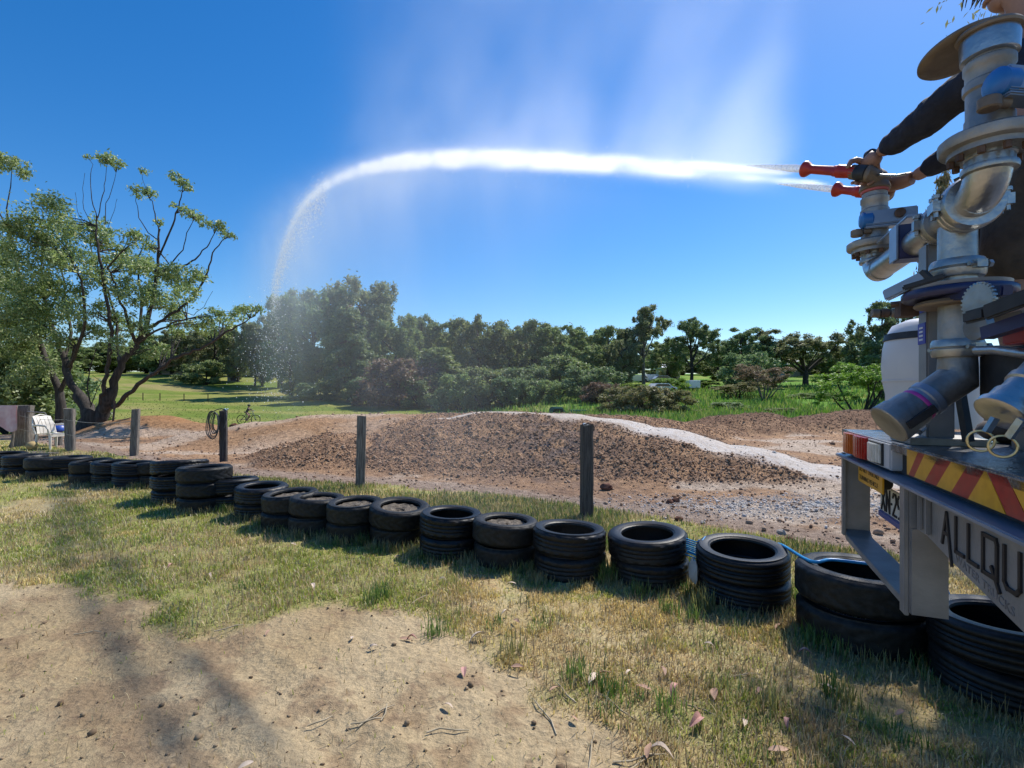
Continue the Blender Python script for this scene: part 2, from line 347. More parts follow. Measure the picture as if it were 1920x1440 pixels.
def build_ground():
    nr = 760; rr = 0.9 * (900 / 0.9) ** (np.linspace(0, 1, nr))
    a1 = np.radians(np.linspace(-60, 60, 420)); a2 = np.radians(np.linspace(60, 300, 60)[1:-1])
    aa = np.concatenate([a1, a2]); na = len(aa)
    R, A = np.meshgrid(rr, aa, indexing='ij'); x = (R * np.sin(A)).ravel(); y = (R * np.cos(A)).ravel()
    z, m = terrain(x, y); col = ground_colour(x, y, m)
    V = np.stack([x, y, z], 1)
    i = np.arange(nr - 1)[:, None] * na; j = np.arange(na)[None]; j2 = (j + 1) % na
    Q = np.stack([i + j, i + j2, i + na + j2, i + na + j], -1).reshape(-1, 4)
    Q = Q[:, ::-1]
    cx = x[Q].mean(1); cy = y[Q].mean(1)
    pa = m['path'][Q].mean(1) * m['dirt'][Q].mean(1); di = m['dirt'][Q].mean(1); p = m['p'][Q].mean(1)
    zone = np.where(pa > .5, 1, np.where((di > .5), 2, np.where(p > 0, 3, 0)))
    # fan under the viewer
    for k, name in enumerate(('ground', 'gravel_path', 'dirt_track', 'paddock')):
        q = Q[zone == k]; used, inv = np.unique(q, return_inverse=True)
        al = (m['dirt'] * (1 - .6 * m['path']) + .30 * (1 - m['dirt']))[used]; Vk = V[used]; qk = inv.reshape(-1, 4); ck = col[used]
        o = fast_mesh(name, Vk, qk, EARTH, ck, smooth=True, alpha=al)
        tag(o, dict(ground='trodden grass verge and sandy dirt this side of the posts', gravel_path='pale compacted riding line over the dirt jump', dirt_track='red brown earth of the jump track beyond the posts', paddock='green paddock sloping up to the trees')[name], kind='structure')
    bm = MB(); ring = [tuple(V[q]) for q in range(na)]; bm.add(ring + [(0, 0, 0)], [(k, (k + 1) % na, na) for k in range(na)])
    o = bm.build('ground', EARTH); tag(o, 'sandy dirt right at the viewpoint', kind='structure')
    at = o.data.attributes.new('col', 'FLOAT_COLOR', 'POINT')
    cc = np.concatenate([col[:na], col[:1]], 0); at.data.foreach_set('color', np.concatenate([cc, np.full((len(cc), 1), .3)], 1).astype(np.float32).ravel())
build_ground()

# clods, stones and gravel lying on the earth
def scatter_stones(name, label, x, y, size, m, seed, sink=.3):
    r = np.random.default_rng(seed); n = len(x); z, _ = terrain(x, y)
    ico = bmesh.new(); bmesh.ops.create_icosphere(ico, subdivisions=1, radius=1); bv = np.array([v.co[:] for v in ico.verts]); bf = np.array([[v.index for v in f.verts] for f in ico.faces]); ico.free()
    sc = r.uniform(.6, 1.3, (n, 1, 3)) * size[:, None, None]; V = bv[None] * (1 + r.uniform(-.28, .28, (n, len(bv), 1))) * sc
    a = r.uniform(0, 6.28, n); ca, sa = np.cos(a)[:, None], np.sin(a)[:, None]
    X = V[..., 0] * ca - V[..., 1] * sa; Y = V[..., 0] * sa + V[..., 1] * ca
    V = np.stack([X + x[:, None], Y + y[:, None], V[..., 2] * .75 + (z + size * (.75 - sink))[:, None]], -1).reshape(-1, 3)
    Fc = (bf[None] + (np.arange(n) * len(bv))[:, None, None]).reshape(-1, 3)
    return tag(fast_mesh(name, V, Fc, m), label, kind='stuff')
def isl_mat(name, c1, c2, rough=.95):
    m = bpy.data.materials.new(name); m.use_nodes = True; n = m.node_tree.nodes; L = m.node_tree.links
    g = n.new('ShaderNodeNewGeometry'); r = n.new('ShaderNodeValToRGB'); r.color_ramp.elements[0].color = (*c1, 1); r.color_ramp.elements[1].color = (*c2, 1)
    L.new(g.outputs['Random Per Island'], r.inputs[0]); b = n['Principled BSDF']; L.new(r.outputs[0], b.inputs['Base Color']); b.inputs['Roughness'].default_value = rough; b.inputs['Specular IOR Level'].default_value = .15
    return m
def pick(n, fn, box, seed):
    r = np.random.default_rng(seed); xs = []; ys = []; got = 0
    while got < n:
        D = np.exp(r.uniform(np.log(box[2]), np.log(box[3]), n * 3)); x = r.uniform(box[0], box[1], n * 3) * D; 
        _, m = terrain(x, D, False); k = r.random(n * 3) < fn(x, D, m); xs.append(x[k]); ys.append(D[k]); got += k.sum()
        if k.sum() == 0: break
    return np.concatenate(xs)[:n], np.concatenate(ys)[:n]
rs = np.random.default_rng(5)
x, y = pick(34000, lambda x, y, m: m['rough'] * m['dirt'] * (1 - m['path']) * (m['top'] > .03), (-1, .8, 8.0, 24), 11)
scatter_stones('dirt_clods', 'red brown clods on the rough faces of the dirt jumps', x, y, rs.gamma(1.4, .0048, len(x)) + .004 + .00042 * y, isl_mat('clod', (.22, .135, .085), (.48, .32, .21)), 12)
x, y = pick(3000, lambda x, y, m: m['dirt'] * (1 - m['rough']) * (1 - m['path']) * (m['s'] > .2), (-1, .9, 5, 20), 13)
scatter_stones('loose_dirt', 'small stones and crumbs of earth on the track floor', x, y, rs.gamma(1.3, .006, len(x)) + .004 + .0005 * y, isl_mat('crumb', (.2, .11, .065), (.42, .3, .21)), 14)
x, y = pick(6500, lambda x, y, m: np.exp(-((x - 3.9) / 1.8) ** 2 - ((y - 7.3) / .6) ** 2), (.1, .9, 5.5, 9), 15)
scatter_stones('gravel', 'pale crushed stone patch on the track floor near the truck', x, y, rs.gamma(1.3, .0034, len(x)) + .002, isl_mat('stone', (.34, .30, .27), (.70, .66, .62)), 16)
x, y = pick(500, lambda x, y, m: m['path'] * m['dirt'], (-.3, .9, 8, 15), 17)
scatter_stones('path_gravel', 'fine pale gravel on the riding line', x, y, rs.gamma(1.2, .004, len(x)) + .005, isl_mat('pstone', (.36, .31, .27), (.62, .58, .54)), 18, .45)
x, y = pick(600, lambda x, y, m: m['bare'] * (y < 6), (-1.1, .5, 1.2, 6), 19)
scatter_stones('dirt_crumbs', 'crumbs of dark soil on the sandy dirt in front', x, y, rs.gamma(1.3, .003, len(x)) + .002, isl_mat('soilcrumb', (.12, .08, .05), (.35, .26, .16)), 20, .4)

# ------------------------------------------------------------------ grass
def blades(name, x, y, length, width, col, label, seed, lean=.7, kind='stuff'):
    r = np.random.default_rng(seed); n = len(x); z, _ = terrain(x, y)
    a = r.uniform(0, 6.283, n); dx, dy = np.cos(a), np.sin(a); le = length * r.uniform(.5, 1.3, n); ln = r.uniform(.15, 1.0, n) * lean
    px, py = -dy * width * .5, dx * width * .5
    h1 = np.maximum(.003, le * .55 * np.sqrt(np.maximum(0, 1 - (ln * .5) ** 2)) * np.where(ln > .95, np.maximum(.12, 1.6 - ln * 1.2), 1)); o1 = le * .55 * ln * .5; h2 = np.maximum(.004, h1 + le * .45 * np.sqrt(np.maximum(.0, 1 - ln ** 2)) - np.maximum(0, ln - .95) * le * .6); o2 = o1 + le * .45 * ln
    z0 = z - .004
    V = np.empty((n, 5, 3))
    V[:, 0] = np.stack([x - px, y - py, z0], 1); V[:, 1] = np.stack([x + px, y + py, z0], 1)
    V[:, 2] = np.stack([x + dx * o1 + px * .8, y + dy * o1 + py * .8, z + h1], 1); V[:, 3] = np.stack([x + dx * o1 - px * .8, y + dy * o1 - py * .8, z + h1], 1)
    V[:, 4] = np.stack([x + dx * o2, y + dy * o2, z + h2], 1)
    b = (np.arange(n) * 5)[:, None]
    Fc = np.concatenate([b + np.array([[0, 1, 2]]), b + np.array([[0, 2, 3]]), b + np.array([[3, 2, 4]])])
    cc = np.repeat(col, 5, 0)
    return tag(fast_mesh(name, V.reshape(-1, 3), Fc, leaf_mat('grass', None, None, attr='col', trans=.4, gloss=.1), cc), label, kind=kind)
def grass_col(x, y, r):
    n1 = fbm(x * .9, y * .9, 101, 4); n2 = fbm(x * 4, y * 4, 103, 4); g = sstep(.34, .53, n1 * .6 + n2 * .4 + r.normal(0, .05, len(x)))
    c = mixc(np.tile(np.array([[.78, .61, .24]]), (len(x), 1)), (.38, .44, .075), g)
    k = (r.random(len(x)) < .22) * 1.0; c = mixc(c, (.50, .34, .16), k * .7); k = (r.random(len(x)) < .12) * 1.0; c = mixc(c, (.62, .54, .33), k)
    return c * r.uniform(.6, 1.35, (len(x), 1))
def gmask(x, y, m):
    n = fbm(x * 1.1, y * 1.1, 211, 3); n2 = fbm(x * 5, y * 5, 213, 3)
    return np.clip((1 - m['bare']) * (1 - m['dirt']) * (m['p'] < 0) * (.10 + 1.2 * sstep(.40, .60, n * .45 + n2 * .55)) + .003 * m['bare'], 0, 1)
rg = np.random.default_rng(3)
x, y = pick(150000, gmask, (-1.12, 1.12, 1.9, 17), 31)
blades('grass', x, y, (.024 + .0028 * y) * (0.45 + 1.1 * fbm(x * 3, y * 3, 217, 3)), .0034 + .00095 * y, grass_col(x, y, rg), 'short dry and green grass on the verge along the tyres', 32, 1.12)
x, y = pick(42000, lambda x, y, m: np.clip((1 - m['bare']) * (1 - m['dirt']) * (m['p'] < 0) * sstep(.3, .6, fbm(x * 1.6, y * 1.6, 251, 3)) + .02 * m['bare'], 0, 1), (-1.12, 1.12, 1.9, 14), 33)
cs = np.array([(.72, .60, .34), (.60, .46, .24), (.50, .34, .18), (.36, .26, .14)])[rg.integers(4, size=len(x))] * rg.uniform(.7, 1.15, (len(x), 1))
blades('straw', x, y, (.05 + .004 * y) * rg.uniform(.5, 1.4, len(x)), .0028 + .0007 * y, cs, 'dead straw lying flat among the verge grass', 34, 1.25)
# taller tufts
def tufts(pts, n, spread, length, width, colr, name, label, seed, lean=.8):
    r = np.random.default_rng(seed); X = []; Y = []; Lh = []; Cc = []
    for (tx, ty, k) in pts:
        q = int(n * k); X.append(tx + r.normal(0, spread, q)); Y.append(ty + r.normal(0, spread, q)); Lh.append(np.full(q, length * k ** .5))
        Cc.append(np.tile(np.array(colr[r.integers(len(colr))]), (q, 1)) * r.uniform(.65, 1.3, (q, 1)))
    return blades(name, np.concatenate(X), np.concatenate(Y), np.concatenate(Lh), width, np.concatenate(Cc), label, seed, lean)
# ------------------------------------------------------------------ tyre barrier
RUB = mat('rubber', (.005, .005, .006), (.014, .014, .014), 14, .42, bump=.15, bscale=60, spec=.3, rnd=.3)
RUBW = mat('rubber_worn', (.007, .007, .007), (.020, .020, .019), 9, .5, bump=.2, bscale=50, spec=.25, rnd=.3)
SOIL = mat('soil_fill', (.05, .04, .03), (.17, .14, .105), 7, .9, bump=.6)
def tyre_mesh(seed, style):
    r = random.Random(seed); seg = 96; R = 1.0; ri = .60 + .04 * (seed % 3)
    wdt = .34
    prof = [(ri, wdt * .70), (ri + .012, wdt * .86), (ri + .05, wdt * .93), (ri + .06, wdt * .97), (ri + .10, wdt), (ri + .17, wdt * 1.05), (ri + .25, wdt * 1.03), (.93, wdt * .97), (.94, wdt * .92), (.97, wdt * .87), (.99, wdt * .78)]
    tread = []
    for k in range(13): tread.append(('t', wdt * (.70 - 1.4 * k / 12), k))
    inner = [(ri + .02, -wdt * .6), (ri + .14, -wdt * .86), (.88, -wdt * .7), (.92, 0), (.88, wdt * .7), (ri + .14, wdt * .86), (ri + .02, wdt * .6)]
    rows = [(p[0], p[1], -1) for p in prof] + [(1.0, t[1], t[2]) for t in tread] + [(p[0], -p[1], -1) for p in reversed(prof)] + [(p[0], p[1], -2) for p in inner]
    vs = []; fs = []; n = len(rows)
    for (q, h, kind) in rows:
        for k in range(seg):
            a = 2 * math.pi * k / seg; rad = q; hh = h
            if kind >= 0:
                if style == 0: cut = kind in (3, 6, 9) or ((k + kind // 3 * 2) % 4 == 0 and kind not in (4, 8))
                elif style == 1: cut = kind in (2, 5, 7, 10)
                else: cut = ((k + kind) % 6 == 0) if kind < 6 else ((k - kind) % 6 == 0)
                if cut: rad -= .022
            elif kind == -1 and q > .955 and style != 1 and (k // 2) % 3 == 0: rad -= .018
            vs.append((rad * math.cos(a), rad * math.sin(a), hh))
    for i in range(n):
        j = (i + 1) % n
        for k in range(seg):
            k2 = (k + 1) % seg; fs.append((i * seg + k, j * seg + k, j * seg + k2, i * seg + k2))
    m = MB(); m.add(vs, fs); o = m.build('tyre', RUB if style != 2 else RUBW, smooth=32)
    me = o.data; bpy.data.objects.remove(o); return me
TY = [[tyre_mesh(s, st) for s in (1, 2)] for st in (0, 1, 2)]
#        px top centre, py top centre, diameter, tyres in the stack, style, soil fill, side words
STACKS = [
    (1890, 1150, .66, 2, 1, 0, 'first tyre stack, under the lettered tail panel'),
    (1612, 1060, .72, 2, 2, 0, 'wide worn second stack under the blue hose'),
    (1391, 1022, .645, 2, 1, 0, 'third stack from the truck, smooth shiny sidewall'),
    (1214, 994, .645, 2, 0, 0, 'fourth stack from the truck, beside blue twine'),
    (1067, 986, .60, 2, 0, 0, 'fifth stack from the truck, before the dark post'),
    (948, 971, .60, 2, 2, 1, 'sixth stack from the truck, filled with pale leaf litter'),
    (846, 958, .60, 2, 0, 0, 'seventh stack from the truck, with an open hole'),
    (750, 944, .62, 2, 2, 1, 'eighth stack from the truck, its tread leaning outwards'),
    (666, 938, .58, 2, 2, 1, 'ninth stack from the truck, near the split post'),
    (596, 929, .60, 2, 2, 1, 'tenth stack from the truck, closely overlapping its neighbours'),
    (545, 921, .62, 2, 2, 1, 'eleventh stack from the truck, with a broad flat top'),
    (491, 908, .62, 2, 0, 0, 'twelfth stack from the truck, slightly raised'),
    (437, 895, .64, 2, 1, 0, 'thirteenth stack from the truck, low beside tall ones'),
    (384, 873, .66, 3, 2, 0, 'tall grey worn stack nearest the cable post'),
    (338, 862, .72, 3, 0, 0, 'tall stack with a wide tilted top'),
    (296, 865, .62, 2, 2, 1, 'sixteenth stack from the truck, beside two tall ones'),
    (252, 866, .60, 2, 1, 0, 'seventeenth stack from the truck, below the fourth post'),
    (212, 864, .60, 2, 0, 0, 'eighteenth stack from the truck'),
    (172, 862, .60, 2, 2, 1, 'nineteenth stack from the truck, near the chair post'),
    (128, 855, .70, 2, 1, 0, 'twentieth stack from the truck, wide, below the chair'),
    (88, 857, .62, 2, 2, 1, 'twenty-first stack from the truck, under the chair legs'),
    (48, 852, .66, 2, 0, 0, 'twenty-second stack from the truck, near the towel'),
    (10, 848, .66, 2, 2, 0, 'last visible stack from the truck, at the picture edge'),
]
tyre_xy = []
for i, (px, py, dia, cnt, st, fill, words) in enumerate(STACKS):
    th = .205 if cnt == 2 else .2
    if i == 1: th = .23
    top = cnt * th
    for _ in range(3):
        D = (EYE - top) * F / (py - HOR); X = (px - 960) / F * D; g = zg(X, D); top = g + cnt * th
    dia *= 1.09 if i == 4 else 1.05; rr = dia / 2; tyre_xy.append((X, D, rr))
    for k in range(cnt):
        o = bpy.data.objects.new('tyre', TY[st][(i + k) % 2]); C.objects.link(o)
        jx, jy = (random.uniform(-.02, .02), random.uniform(-.02, .02)) if k < cnt - 1 else (0, 0)
        tilt = (random.uniform(-.03, .03), random.uniform(-.03, .03)) if k < cnt - 1 else (random.uniform(-.06, .06), random.uniform(-.06, .06))
        if i in (7, 14): tilt = (.07, -.09) if k == cnt - 1 else tilt
        q = rr * random.uniform(.96, 1.0) if k < cnt - 1 else rr
        o.scale = (q, q, th / .714); o.location = (X + jx, D + jy, g + th * (k + .5) - .005); o.rotation_euler = (tilt[0], tilt[1], random.uniform(0, 6.28))
        lv = 'top' if k == cnt - 1 else ('bottom' if k == 0 else 'middle')
        tag(o, '%s black tyre of the %s' % (lv, words), 'tyre', 'tyres stacked in the barrier row')
        if fill and k == cnt - 1:
            b = MB(); b.lathe([(.30, .14), (.62, .12), (.66, .15), (.56, .17), (.45, .13), (.3, .16), (.15, .12), (.02, .15)], (0, 0, 0), seg=26); b.v = [(x + random.uniform(-.02, .02), y + random.uniform(-.02, .02), z + random.uniform(-.035, .05)) for x, y, z in b.v]; f = b.build('soil_fill', SOIL, o, local=True)
gold = [(.42, .33, .14), (.36, .28, .12), (.2, .22, .06), (.47, .40, .2)]; green = [(.10, .19, .03), (.16, .25, .05), (.07, .13, .025), (.28, .27, .09)]
def _ring(x, y, rr, n, r, fr=1.05, half=None):
    a = r.uniform(0, 6.283, n) if half is None else r.uniform(math.pi * 1.02, math.pi * 1.98, n)
    return [(x + math.cos(t) * rr * fr, y + math.sin(t) * rr * fr, r.uniform(.4, 1.5)) for t in a]
r_ = np.random.default_rng(44); pg = []; pd = []
for (X, D, rr) in tyre_xy:
    pd += _ring(X, D, rr, 16, r_, 1.12, 1); pg += _ring(X, D, rr, 5, r_, 1.1)
tufts(pd, 26, .05, .10, .0055, gold, 'grass', 'straw coloured grass growing against the feet of the tyres', 45)
pg += [(tyre_xy[3][0] - .36, tyre_xy[3][1] - .1, 3), (tyre_xy[3][0] - .40, tyre_xy[3][1] + .1, 3), (tyre_xy[2][0] - .40, tyre_xy[2][1] - .25, 3), (tyre_xy[2][0] + .40, tyre_xy[2][1] - .1, 2), (tyre_xy[7][0] - .36, tyre_xy[7][1] - .15, 2), (tyre_xy[12][0] + .1, tyre_xy[12][1] - .4, 2)]
for q in ((1200, 1120), (1255, 1150), (1300, 1165), (1530, 1215), (1560, 1230), (1520, 1200), (700, 1130), (715, 1120), (815, 1190), (1250, 1330), (1130, 1300), (1440, 1330), (1560, 1300), (1590, 1320), (1080, 1270), (960, 1230)):
    gx, gy = G(*q); pg.append((gx, gy, 1.6))
tufts(pg, 34, .045, .105, .0065, green, 'grass', 'fresh green weeds and grass between the tyres', 46)
xs, ys = pick(170, lambda x, y, m: (1 - m['bare']) * (1 - m['dirt']) * (m['p'] < 0), (-1.05, .85, 2.1, 9), 53)
tufts([(x, y, k) for x, y, k in zip(xs[:95], ys[:95], r_.uniform(.35, 1.3, 95))], 42, .055, .085, .0058, green + [(.30, .33, .08), (.36, .38, .10)], 'grass', 'low green tufts scattered over the verge', 54, 1.08)
tufts([(x, y, k) for x, y, k in zip(xs[95:], ys[95:], r_.uniform(.35, 1.2, 75))], 46, .07, .10, .0042, [(.70, .55, .26), (.58, .42, .20), (.46, .30, .15)], 'straw', 'matted straw tufts scattered over the verge', 55, 1.2)
# grass strip at the posts and along the verge edge
xs, ys = pick(26000, lambda x, y, m: (m['dirt'] < .3) * (m['s'] > -1.8) * (m['s'] < .15) * (y > 4.5) * (y < 14) * sstep(.35, .6, fbm(x * .8, y * .8, 231, 3)), (-1.0, .75, 4.5, 14), 47)
cc = np.array(green)[rg.integers(4, size=len(xs))]; kk = rg.random(len(xs)) < .45; cc[kk] = np.array(gold)[rg.integers(4, size=kk.sum())]
blades('grass', xs, ys, np.full(len(xs), .09), .0045 + .0008 * ys, cc * rg.uniform(.7, 1.2, (len(xs), 1)), 'longer green grass in the strip along the posts', 48, .8)
xs, ys = pick(26000, lambda x, y, m: (m['p'] > .3) * sstep(-9, 7, x + 4 * (fbm(x * .4, y * .2, 261, 2) - .5)) * (y > 22) * (y < 70) * sstep(.35, .55, fbm(x * .3, y * .3, 137, 4)), (-.3, .95, 23, 70), 49)
cc = np.array([(.14, .30, .03), (.22, .35, .06), (.10, .20, .03), (.33, .36, .10)])[rg.integers(4, size=len(xs))]
blades('meadow_grass', xs, ys, np.full(len(xs), .5), .02 + .0012 * ys, cc * rg.uniform(.7, 1.25, (len(xs), 1)), 'lush tall grass on the meadow beyond the dirt', 50, .8)
xs, ys = pick(9000, lambda x, y, m: (m['p'] > -.5) * (m['p'] < 40) * (x < 0), (-1.0, 0, 20, 70), 51)
cc = np.array([(.16, .22, .04), (.25, .26, .08), (.12, .17, .03)])[rg.integers(3, size=len(xs))]
blades('paddock_grass', xs, ys, np.full(len(xs), .07), .02 + .0012 * ys, cc * rg.uniform(.7, 1.2, (len(xs), 1)), 'grass of the mown paddock on the far slope', 52, .8)

# ------------------------------------------------------------------ posts and wire fence
WOOD = mat('old_wood', (.10, .085, .07), (.27, .24, .20), 7, .85, bump=.8, bscale=22, stretch=(9, 9, .6))
WOODD = mat('dark_wood', (.025, .022, .021), (.085, .075, .066), 7, .8, bump=.8, bscale=22, stretch=(9, 9, .6))
STEEL = mat('dull_steel', (.18, .17, .16), (.34, .32, .30), 25, .5, .8)
RUST = mat('rusty_steel', (.06, .035, .025), (.15, .09, .06), 20, .8)
def post(px, pytop, pybase, w, m, label, seed, lean=(0, 0), rot=.2):
    D = EYE * F / (pybase - HOR); X = (px - 960) / F * D; g = zg(X, D); D2 = D
    top = EYE + (HOR - pytop) * D / F; h = top - g + .0
    r = random.Random(seed); b = MB(); n = 9; secs = []
    for i in range(n + 1):
        t = i / n; z = -.15 + (h + .15) * t; ww = w * (1 + r.uniform(-.04, .04)); sk = [(r.uniform(-.05, .05) * w) for _ in range(8)]
        pts = [(-.5, -.42), (-.42, -.5), (.40, -.5), (.5, -.4), (.5, .42), (.42, .5), (-.4, .5), (-.5, .4)]
        secs.append([(lean[0] * t + ww * (p[0]) + s * .6, lean[1] * t + ww * .8 * p[1] + s * .3, z + (r.uniform(-.012, .012) if i == n else 0)) for p, s in zip(pts, sk)])
    vs = [p for s in secs for p in s]; fs = []
    for i in range(n):
        for k in range(8): a = i * 8 + k; c = i * 8 + (k + 1) % 8; fs.append((a, c, c + 8, a + 8))
    fs.append(tuple(range(7, -1, -1))); fs.append(tuple(range(n * 8, n * 8 + 8))); b.add(vs, fs)
    o = b.build('wooden_post', m, smooth=30); o.location = (X, D, g); o.rotation_euler = (0, 0, rot); return tag(o, label, 'post', 'wooden posts along the tyre barrier'), Vector((X, D, g + h))
p1, t1 = post(1100, 797, 972, .145, WOODD, 'dark square wooden post nearest the truck, white scrap on its top', 1, (.0, 0), .25)
p2, t2 = post(675, 780, 914, .142, WOOD, 'split grey wooden post in front of the big dirt jump', 2, (.03, 0), .5)
p3, t3 = post(419, 770, 866, .145, WOODD, 'dark wooden post with a coil of cable hung on it', 3, (0, 0), .1)
p4, t4 = post(251, 767, 852, .165, WOOD, 'weathered square post between the cable post and the big tree', 4, (.05, 0), .2)
p5, t5 = post(132, 766, 845, .21, WOOD, 'grooved grey post right beside the white plastic chair', 5, (-.02, 0), .3)
p6, t6 = post(43, 760, 838, .36, WOOD, 'thick round-topped grey corner post behind the chair', 6, (.05, 0), .3)
b = MB(); a = W(24, 838, 15.2); e = W(58, 772, 15.4); b.tube([a + Vector((0, 0, -.1)), a.lerp(e, .5), e], [.13, .12, .11], 10); o = b.build('wooden_strut', WOOD); tag(o, 'leaning round timber strut propping the thick corner post', 'post')
b = MB(); b.ball((0, 0, 0), .03, 8, 6, (1.2, .8, .5), .3); b.ball((.03, .01, -.005), .022, 8, 6, (1.2, .8, .5), .3); o = b.build('white_scrap', mat('scrap', (.8, .8, .78), rough=.7)); o.location = t1 + Vector((-.02, 0, .012)); tag(o, 'white scrap lying on top of the dark post nearest the truck', 'scrap')
b = MB(); b.tube([(.05, -.02, .0), (.07, -.05, .02), (.09, -.05, -.03), (.08, -.06, -.07)], .008, 6); b.tube([(-.06, 0, .005), (0, -.03, .02), (.07, -.02, .01)], .008, 6); o = b.build('wire_loop', RUST); o.location = t1; tag(o, 'loose wire twisted round the top of the dark post nearest the truck', 'wire')
# cable coil on the third post
b = MB()
for k in range(7):
    cx = -.10 - .012 * k; rx = .06 + .012 * k + random.uniform(0, .02); rz = .2 + .02 * k + random.uniform(-.02, .02); pts = []
    for i in range(25):
        a = 2 * math.pi * i / 24; pts.append((cx + math.cos(a) * rx, -.11 - .008 * k + .02 * math.sin(3 * a + k), -.17 - rz * .55 + math.sin(a) * rz + random.uniform(-.006, .006)))
    b.tube(pts, .010, 6, False)
b.tube([(-.14, -.12, -.02), (-.05, -.13, .02), (.04, -.12, .03), (.1, -.1, 0), (.13, -.1, -.12), (.12, -.1, -.25), (.08, -.12, -.42)], .011, 6); b.tube([(.05, -.12, .02), (.12, -.12, -.04), (.14, -.12, -.2)], .011, 6)
o = b.build('cable_coil', mat('cable', (.02, .022, .022), (.09, .10, .10), 30, .5)); o.location = t3 + Vector((0, 0, .02)); tag(o, 'coil of dark cable hung over the third post', 'cable')
b = MB(); b.tube([(.04, -.09, .02), (.10, -.11, .05), (.13, -.1, .02), (.16, -.1, .05)], .014, 6); o = b.build('blue_rope_end', mat('pale_blue', (.35, .5, .6), rough=.6)); o.location = t3; tag(o, 'pale blue rope end sticking out beside the cable coil', 'rope')
wires = [(t5, t4, .32), (t5, t4, .72), (t6, t5, .3), (t6, t5, .7)]
WIRE = mat('fence_wire', (.35, .34, .33), rough=.45, metal=.9)
for i, (a, c, dz) in enumerate(wires):
    b = MB(); q = [a.lerp(c, k / 8) + Vector((0, -.12, -dz - .06 * math.sin(math.pi * k / 8))) for k in range(9)]; b.tube(q, .007, 5); o = b.build('fence_wire', WIRE)
    tag(o, ['upper wire strung from the chair post past the big tree', 'lower wire strung from the chair post past the big tree', 'upper wire behind the plastic chair', 'lower wire behind the plastic chair'][i], 'wire', 'fence wires')
def picket(px, pt, pb, D, r, m, label, group=None, lean=0):
    X = (px - 960) / F * D; g = zg(X, D); h = (pb - pt) * D / F
    b = MB(); b.box((0, 0, h / 2 - .1), (r * 2, r * .5, h + .2)); b.box((0, r * .6, h / 2 - .1), (r * .5, r, h + .2)); o = b.build('fence_picket', m); o.location = (X, D, g); o.rotation_euler = (0, lean, .4); return tag(o, label, 'fence post', group)
picket(212, 768, 806, 20.5, .035, RUST, 'rusty thin steel picket on the orange mound by the tree', None, .08)
picket(344, 782, 792, 27, .06, WOODD, 'short dark stake leaning in the mown paddock', None, .2)
picket(67, 768, 800, 20, .03, RUST, 'thin dark picket behind the bent tube frame', None, .0)
for i, (px, pb) in enumerate(((268, 748), (300, 742), (345, 738), (200, 752), (240, 744), (390, 733))):
    picket(px, pb - 14, pb, 62, .05, RUST, 'thin dark fence post standing far up the mown paddock', 'far paddock fence posts')
for i, px in enumerate((1323, 1366, 1424, 1457, 1514, 1560, 1590)):
    picket(px, 786, 800, 27.5 + .4 * i, .03, RUST, 'thin dark fence post at the near edge of the green meadow', 'meadow edge fence posts')
